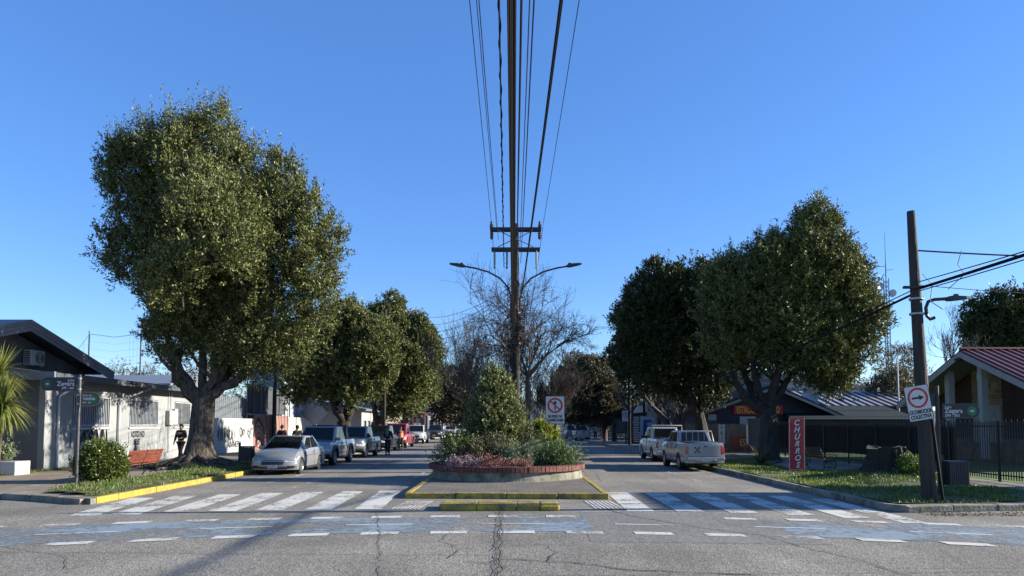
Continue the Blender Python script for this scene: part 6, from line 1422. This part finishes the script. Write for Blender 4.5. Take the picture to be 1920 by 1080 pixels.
def d_bus(bd):
    q = MB(); ring_on(q, 0, .17, .215, .285, -.0385); d = Vector((math.cos(R(-42)), math.sin(R(-42)))); nn = Vector((-d.y, d.x)) * .027; c = Vector((0, .17))
    q.poly([(p.x, -.0395, p.y) for p in (c - d * .225 - nn, c + d * .225 - nn, c + d * .225 + nn, c - d * .225 + nn)]); q.build('red_ring', REDS, bd, fixn=False)
    q = MB(); q.poly([(-.022, -.0375, .0), (.022, -.0375, .0), (.022, -.0375, .24), (-.022, -.0375, .24)]); q.poly([(-.085, -.0375, .24), (.085, -.0375, .24), (0, -.0375, .36)]); q.build('arrow', BLACKS, bd, fixn=False)
    text('lettering', 'BUSES NI', .135, BLACKS, bd, (0, -.038, -.24), sx=.95, bold=.006); text('lettering', 'CAMIONES', .135, BLACKS, bd, (0, -.038, -.38), sx=.92, bold=.006)
traffic_sign('no_trucks_sign', 'white sign with crossed out arrow reading BUSES NI CAMIONES in the planter', (1.60, 26.4, .45), .70, 1.02, 2.02, d_bus, 2.5)
def d_loc(bd):
    q = MB(); ring_on(q, 0, .12, .185, .235, -.0385); q.build('red_ring', REDS, bd, fixn=False)
    q = MB(); q.poly([(-.14, -.0375, .097), (.04, -.0375, .097), (.04, -.0375, .143), (-.14, -.0375, .143)]); q.poly([(.03, -.0375, .055), (.15, -.0375, .12), (.03, -.0375, .185)]); q.build('arrow', BLACKS, bd, fixn=False)
    text('lettering', 'LOCOMOCION', .125, BLACKS, bd, (0, -.038, -.205), sx=.66, bold=.004); text('lettering', 'COLECTIVA', .125, BLACKS, bd, (0, -.038, -.32), sx=.72, bold=.004)
lt = traffic_sign('route_sign', 'tilted white sign with arrow in red ring reading LOCOMOCION COLECTIVA', (9.62, 16.3, .14), .56, .80, 2.27, d_loc, 0, R(-9), post=False)
q = MB(); q.tube([(.30, .12, -.1), (.26, .1, .1), (-.02, -.0, 2.2)], .034, 6); q.build('post', CABLE, lt)
for c in lt.children:
    if c.name.startswith('panel'): c.location.x = -.30; c.location.z = 2.29
def name_sign(parent, cx, cz, w, h, flip, board, edge, green, lines, y=-.03):
    """street name blade with one rounded end carrying a green arrow disc"""
    s = -1 if flip else 1; P = [(cx - s * w / 2, cz - h / 2)] + [(cx + s * (w / 2 - h / 2) + s * h / 2 * math.cos(a), cz + h / 2 * math.sin(a)) for a in np.linspace(-math.pi / 2, math.pi / 2, 12)] + [(cx - s * w / 2, cz + h / 2)]
    q = MB(); q.prismy(P, y - .012, y + .012); bd = q.build('name_blade', board, parent)
    q = MB(); ribbon(q, P + [P[0]], .016, 'y', y - .0135); q.build('border', edge, bd, fixn=False)
    c = cx + s * (w / 2 - h / 2); q = MB(); ring_on(q, c, cz, .0, h * .34, y - .014, 24); q.build('disc', green, bd, fixn=False)
    q = MB(); q.poly([(c - .055, y - .0155, cz - .016), (c + .01, y - .0155, cz - .016), (c + .01, y - .0155, cz + .016), (c - .055, y - .0155, cz + .016)]); q.poly([(c + .005, y - .0155, cz - .045), (c + .06, y - .0155, cz), (c + .005, y - .0155, cz + .045)]); q.build('arrow', WHITES, bd, fixn=False)
    xe = cx - s * (w / 2 - .05)
    for (tx_, sz, dz, bo) in lines: text('lettering', tx_, sz, WHITES, bd, (xe, y - .0145, cz + dz), align='LEFT' if not flip else 'RIGHT', bold=bo)
NBL = mat('sign_dark', (.012, .013, .02), .5); BRNS = mat('sign_brown', (.10, .07, .045), .5); TANE = mat('sign_tan_edge', (.45, .30, .13), .5); GREYE = mat('sign_grey_edge', (.06, .065, .07), .5); GDK = mat('sign_dark_green', (.02, .07, .05), .5)
t = thing('street_name_post', 'grey post at the left corner with black and brown street name blades', 'street sign', (-13.2, 21.64, .14))
q = MB(); q.tube([(0, 0, 0), (0, 0, 3.32)], .048, 12); q.build('post', mat('post_grey', (.06, .06, .065), .5), t, smooth=True)
name_sign(t, -.62, 3.03, 1.08, .40, True, NBL, GREYE, GDK, (('Julio', .12, .11, .001), ('Zegers', .19, .0, .004), ('699 - 601', .10, -.13, .002)))
name_sign(t, .37, 2.57, .58, .42, False, BRNS, TANE, GREENS, (('Pedro de', .075, .11, .002), ('Valdivia', .125, .01, .004), ('699 - 601', .07, -.11, .002)))
q = MB()
for z in (3.2, 2.87, 2.70, 2.42): q.lathe([(.052, -.02), (.06, -.015), (.06, .015), (.052, .02)], (0, 0, z), 12)
q.build('clamp', METAL, t)
t = thing('street_name_post', 'dark post at the right corner with a black street name blade', 'street sign', (10.78, 18.0, .14))
q = MB(); q.tube([(0, 0, 0), (0, 0, 2.78)], .048, 12); q.build('post', BLACKM, t, smooth=True)
name_sign(t, .57, 2.14, .92, .36, False, NBL, GREYE, GREENS, (('Julio', .10, .10, .001), ('Zegers', .16, .0, .004), ('599 - 501', .10, -.12, .002)))
q = MB(); q.box(-.32, -.30, -.02, .02, 2.2, 2.6); q.box(-.33, -.06, -.02, .0, 2.25, 2.55); q.build('side_blade', NBL, t)
t = thing('parking_sign', 'white sign with an E in a black ring on a dark post', 'sign', (10.55, 66, .14)); q = MB(); q.prismy(rrect(.64, .95, .04), -.035, -.03); bd = q.build('panel', WHITES, t); bd.location = (0, 0, 2.55)
q = MB(); ring_on(q, 0, .1, .2, .26, -.038); q.build('ring', BLACKS, bd, fixn=False); text('lettering', 'E', .36, BLACKS, bd, (0, -.038, .1), bold=.012); text('lettering', 'RESERVADO', .085, BLACKS, bd, (0, -.038, -.33)); q = MB(); q.box(-.05, .05, -.025, .025, 0, 2.9); q.build('post', DARKM, t)
# blue and white board
p = at(1214, 806, 60); o = MB().box(-.62, .62, -.05, .05, -1.2, 1.2).build('blue_board', mat('board_white', (.42, .45, .50), .5), None, L=(p.x, 60, 1.38)); o.rotation_euler = (0, R(2), 0); tag(o, 'leaning white board with a big blue shape behind the white pickup', 'board')
q = MB(); q.poly([(-.38, -.056, -1.1), (-.12, -.056, -1.1), (-.12, -.056, .02), (.3, -.056, .02), (.3, -.056, .3), (-.05, -.056, .38), (-.05, -.056, .72), (.34, -.056, .72), (.34, -.056, .92), (-.38, -.056, .92)]); q.build('blue_shape', mat('royal_blue', (.02, .06, .32), .5), o, fixn=False)
o = MB().box(-.36, .36, -.04, .04, -1.25, 1.15).build('list_board', BLACKS, None, L=(at(1193, 806, 62).x, 62, 1.5)); tag(o, 'dark board covered with stacked white strips left of the blue board', 'board'); q = MB()
for i in range(15): zz = -1.1 + i * .15; q.box(-.33 + random.uniform(0, .12), .33 - random.uniform(0, .14), -.05, -.042, zz, zz + .085)
q.build('strip', WHITES, o)
t = thing('notice_case', 'dark standing notice case left of the round parking sign', 'notice board', (at(1166, 806, 70).x, 70, .14)); q = MB(); q.box(-.5, .5, -.04, .04, .9, 2.3); q.box(-.55, -.48, -.05, .05, 0, 2.4); q.box(.48, .55, -.05, .05, 0, 2.4); q.build('frame', BLACKM, t); q = MB(); q.box(-.44, .44, -.05, -.042, 1.0, 2.2); q.build('panel', mat('grey_poster', (.1, .1, .1), .6, var=.5, vscale=6), t)
# churros banner
t = thing('churros_banner', 'tall narrow red banner reading CHURROS down its face', 'banner', (10.33, 25.9, .16)); t.rotation_euler = (0, R(1.2), R(4))
q = MB(); q.box(-.29, .29, -.02, .02, .12, 2.02); bd = q.build('panel', BANNER, t); q = MB(); P = [(-.28, .13), (.28, .13), (.28, 2.01), (-.28, 2.01), (-.28, .13)]; ribbon(q, P, .03, 'y', -.022); q.build('border', BANEDGE, bd, fixn=False)
for i, ch in enumerate('CHURROS'): text('lettering', ch, .30, BLACKS, bd, (.012 + .008 * (i - 3), -.0225, 1.83 - i * .255 - .012), bold=.016, shear=.3, sx=.95); text('lettering', ch, .29, WHITES, bd, (-.005 + .008 * (i - 3), -.0265, 1.83 - i * .255), bold=.007, shear=.3, sx=.95)
q = MB(); q.box(-.2, -.17, -.0, .03, -.1, .15); q.box(.17, .2, -.0, .03, -.1, .15); q.box(.08, .1, -.06, -.03, -.1, .22); q.build('stake', METAL, t)

# ================================================================ STREET FURNITURE
def scrolls(q, x, s=1):
    """cast iron bench end in the plane at x"""
    q.tube([(x, -.30, 0), (x, -.22, .12), (x, -.26, .30), (x, -.24, .42)], .020, 6); q.tube([(x, .28, 0), (x, .20, .14), (x, .22, .30), (x, .20, .42), (x, .33, .80), (x, .37, .86)], .020, 6)
    q.tube([(x, -.26, .40), (x, .2, .38)], .018, 6); q.tube([(x, -.24, .42), (x, -.27, .60), (x, -.12, .66), (x, .05, .63), (x, .25, .62)], .018, 6); q.tube([(x, -.22, .14), (x, 0, .20), (x, .20, .14)], .016, 6)
    for (cy, cz, r_) in ((-.08, .29, .07), (.1, .29, .06), (-.1, .54, .06), (.08, .52, .05), (0, .12, .05)): q.tube([(x, cy + r_ * (1 - i / 16) * math.cos(i * .6), cz + r_ * (1 - i / 16) * math.sin(i * .6)) for i in range(13)], .011, 5)
def bench(label, loc, rz, slat, length=1.9):
    t = thing('park_bench', label, 'bench', loc, rz)
    for s in (-1, 1): q = MB(); scrolls(q, s * (length / 2 - .08)); q.build('cast_iron_end', BLACKM, t)
    q = MB()
    for k in range(5): y = -.24 + k * .095; q.box(-length / 2, length / 2, y, y + .08, .43 - (.012 if k in (2, 3) else 0), .46 - (.012 if k in (2, 3) else 0))
    q.build('seat', slat, t)
    q = MB()
    for k in range(4):
        Mx = Matrix.Translation((0, .245 + k * .040, .50 + k * .108)) @ Matrix.Rotation(R(-20), 4, 'X'); q.box(-length / 2, length / 2, -.014, .014, 0, .095, Mx)
    q.build('backrest', slat, t); q = MB(); q.box(-.02, .02, .20, .235, .3, .48); q.tube([(0, .24, .45), (0, .42, .93)], .014, 5); q.build('brace', BLACKM, t)
    return t
bench('red slatted bench with black iron ends, its back to the street, beside the round bush', (-12.75, 24.15, .16), R(-90), REDW, 2.2)
bench('dark wooden bench in the shade between the churros banner and the stump', (11.9, 28.0, .15), R(96), mat('dark_slats', (.05, .032, .022), .6, var=.3), 2.2)
def litter_bin(label, loc, rz=0, side=1):
    t = thing('litter_bin', label, 'litter bin', loc, rz)
    q = MB(); q.box(-.04, .04, -.04, .04, 0, 1.02); q.build('post', BLACKM, t)
    q = MB(); n = 16; 
    for i in range(9):
        x0 = side * (.08 + i * .055); a, b = sorted((x0, x0 + side * .042)); q.box(a, b, -.23, -.21, .28, .86); q.box(a, b, .21, .23, .28, .86)
    for i in range(7):
        y0 = -.2 + i * .06
        for xx in (.07, .56): a, b = sorted((side * xx, side * (xx + .02))); q.box(a, b, y0, y0 + .045, .28, .86)
    for z in (.26, .84): a, b = sorted((side * .065, side * .585)); q.box(a, b, -.235, .235, z, z + .03)
    q.build('slatted_basket', DARKM, t); q = MB(); a, b = sorted((side * .10, side * .55)); q.box(a, b, -.20, .20, .30, .80); q.build('liner', BLACKM, t)
    return t
litter_bin('black slatted litter bin between the big tree and the silver sedan', (-11.62, 30.4, .14))
litter_bin('black slatted litter bin hanging beside the right corner street name post', (10.98, 18.25, .14))
t = thing('traffic_cone', 'orange traffic cone in the right lane', 'cone', (8.45, 66.5, 0)); q = MB(); q.lathe([(.20, .04), (.16, .25), (.10, .6), (.05, .92), (.0, .93)], (0, 0, 0), 18); q.build('cone_body', mat('cone_orange', (.80, .12, .03), .5), t, smooth=True)
q = MB(); q.lathe([(.142, .36), (.112, .56)], (0, 0, 0), 18); q.build('reflective_collar', mat('collar_white', (.7, .7, .68), .4), t); q = MB(); q.box(-.26, .26, -.26, .26, 0, .045); q.build('base', mat('cone_base', (.25, .06, .03), .7), t)
# fallen leaves and grit
n = 420; x = rng.uniform(8.9, 11.5, n); y = 15.1 + rng.gamma(2, .18, n); k = y < 15.95; P = np.stack([x[k], y[k], np.full(k.sum(), .012)], 1)
stuff(leaves_mesh('leaf_litter', leafmat('dead_leaf', (.05, .035, .02), (.16, .11, .06), .8, .1), P, rng.normal(size=(k.sum(), 3)) * np.array([1, 1, .2]), .05, .03), 'dark dead leaves gathered in the gutter at the right corner', 'leaves')
n = 700; x = rng.uniform(-14.5, -10.6, n); y = rng.uniform(18.5, 33, n); z = np.array([HL(a, b) + .02 for a, b in zip(x, y)]); kk = np.array([insL(a, b) for a, b in zip(x, y)])
stuff(leaves_mesh('leaf_litter', MATS['dead_leaf'], np.stack([x, y, z], 1)[kk], rng.normal(size=(kk.sum(), 3)) * np.array([1, 1, .3]), .07, .03), 'brown fallen leaves on the verge under the big corner tree', 'leaves')
# weeds along the foot of the grey wall
n = 1500; x = -17.95 + np.abs(rng.normal(0, .08, n)); y = rng.uniform(26.2, 31, n); P = np.stack([x, y, np.full(n, KH)], 1); P[:400, 0] = rng.uniform(-21, -17.6, 400); P[:400, 1] = 25.1
stuff(leaves_mesh('wall_weeds', GRASSL, P, np.array([0, 0, .8]) + rng.normal(size=(n, 3)) * .5, rng.uniform(.05, .16, n), .02), 'thin weeds at the foot of the grey wall and planter', 'weeds')
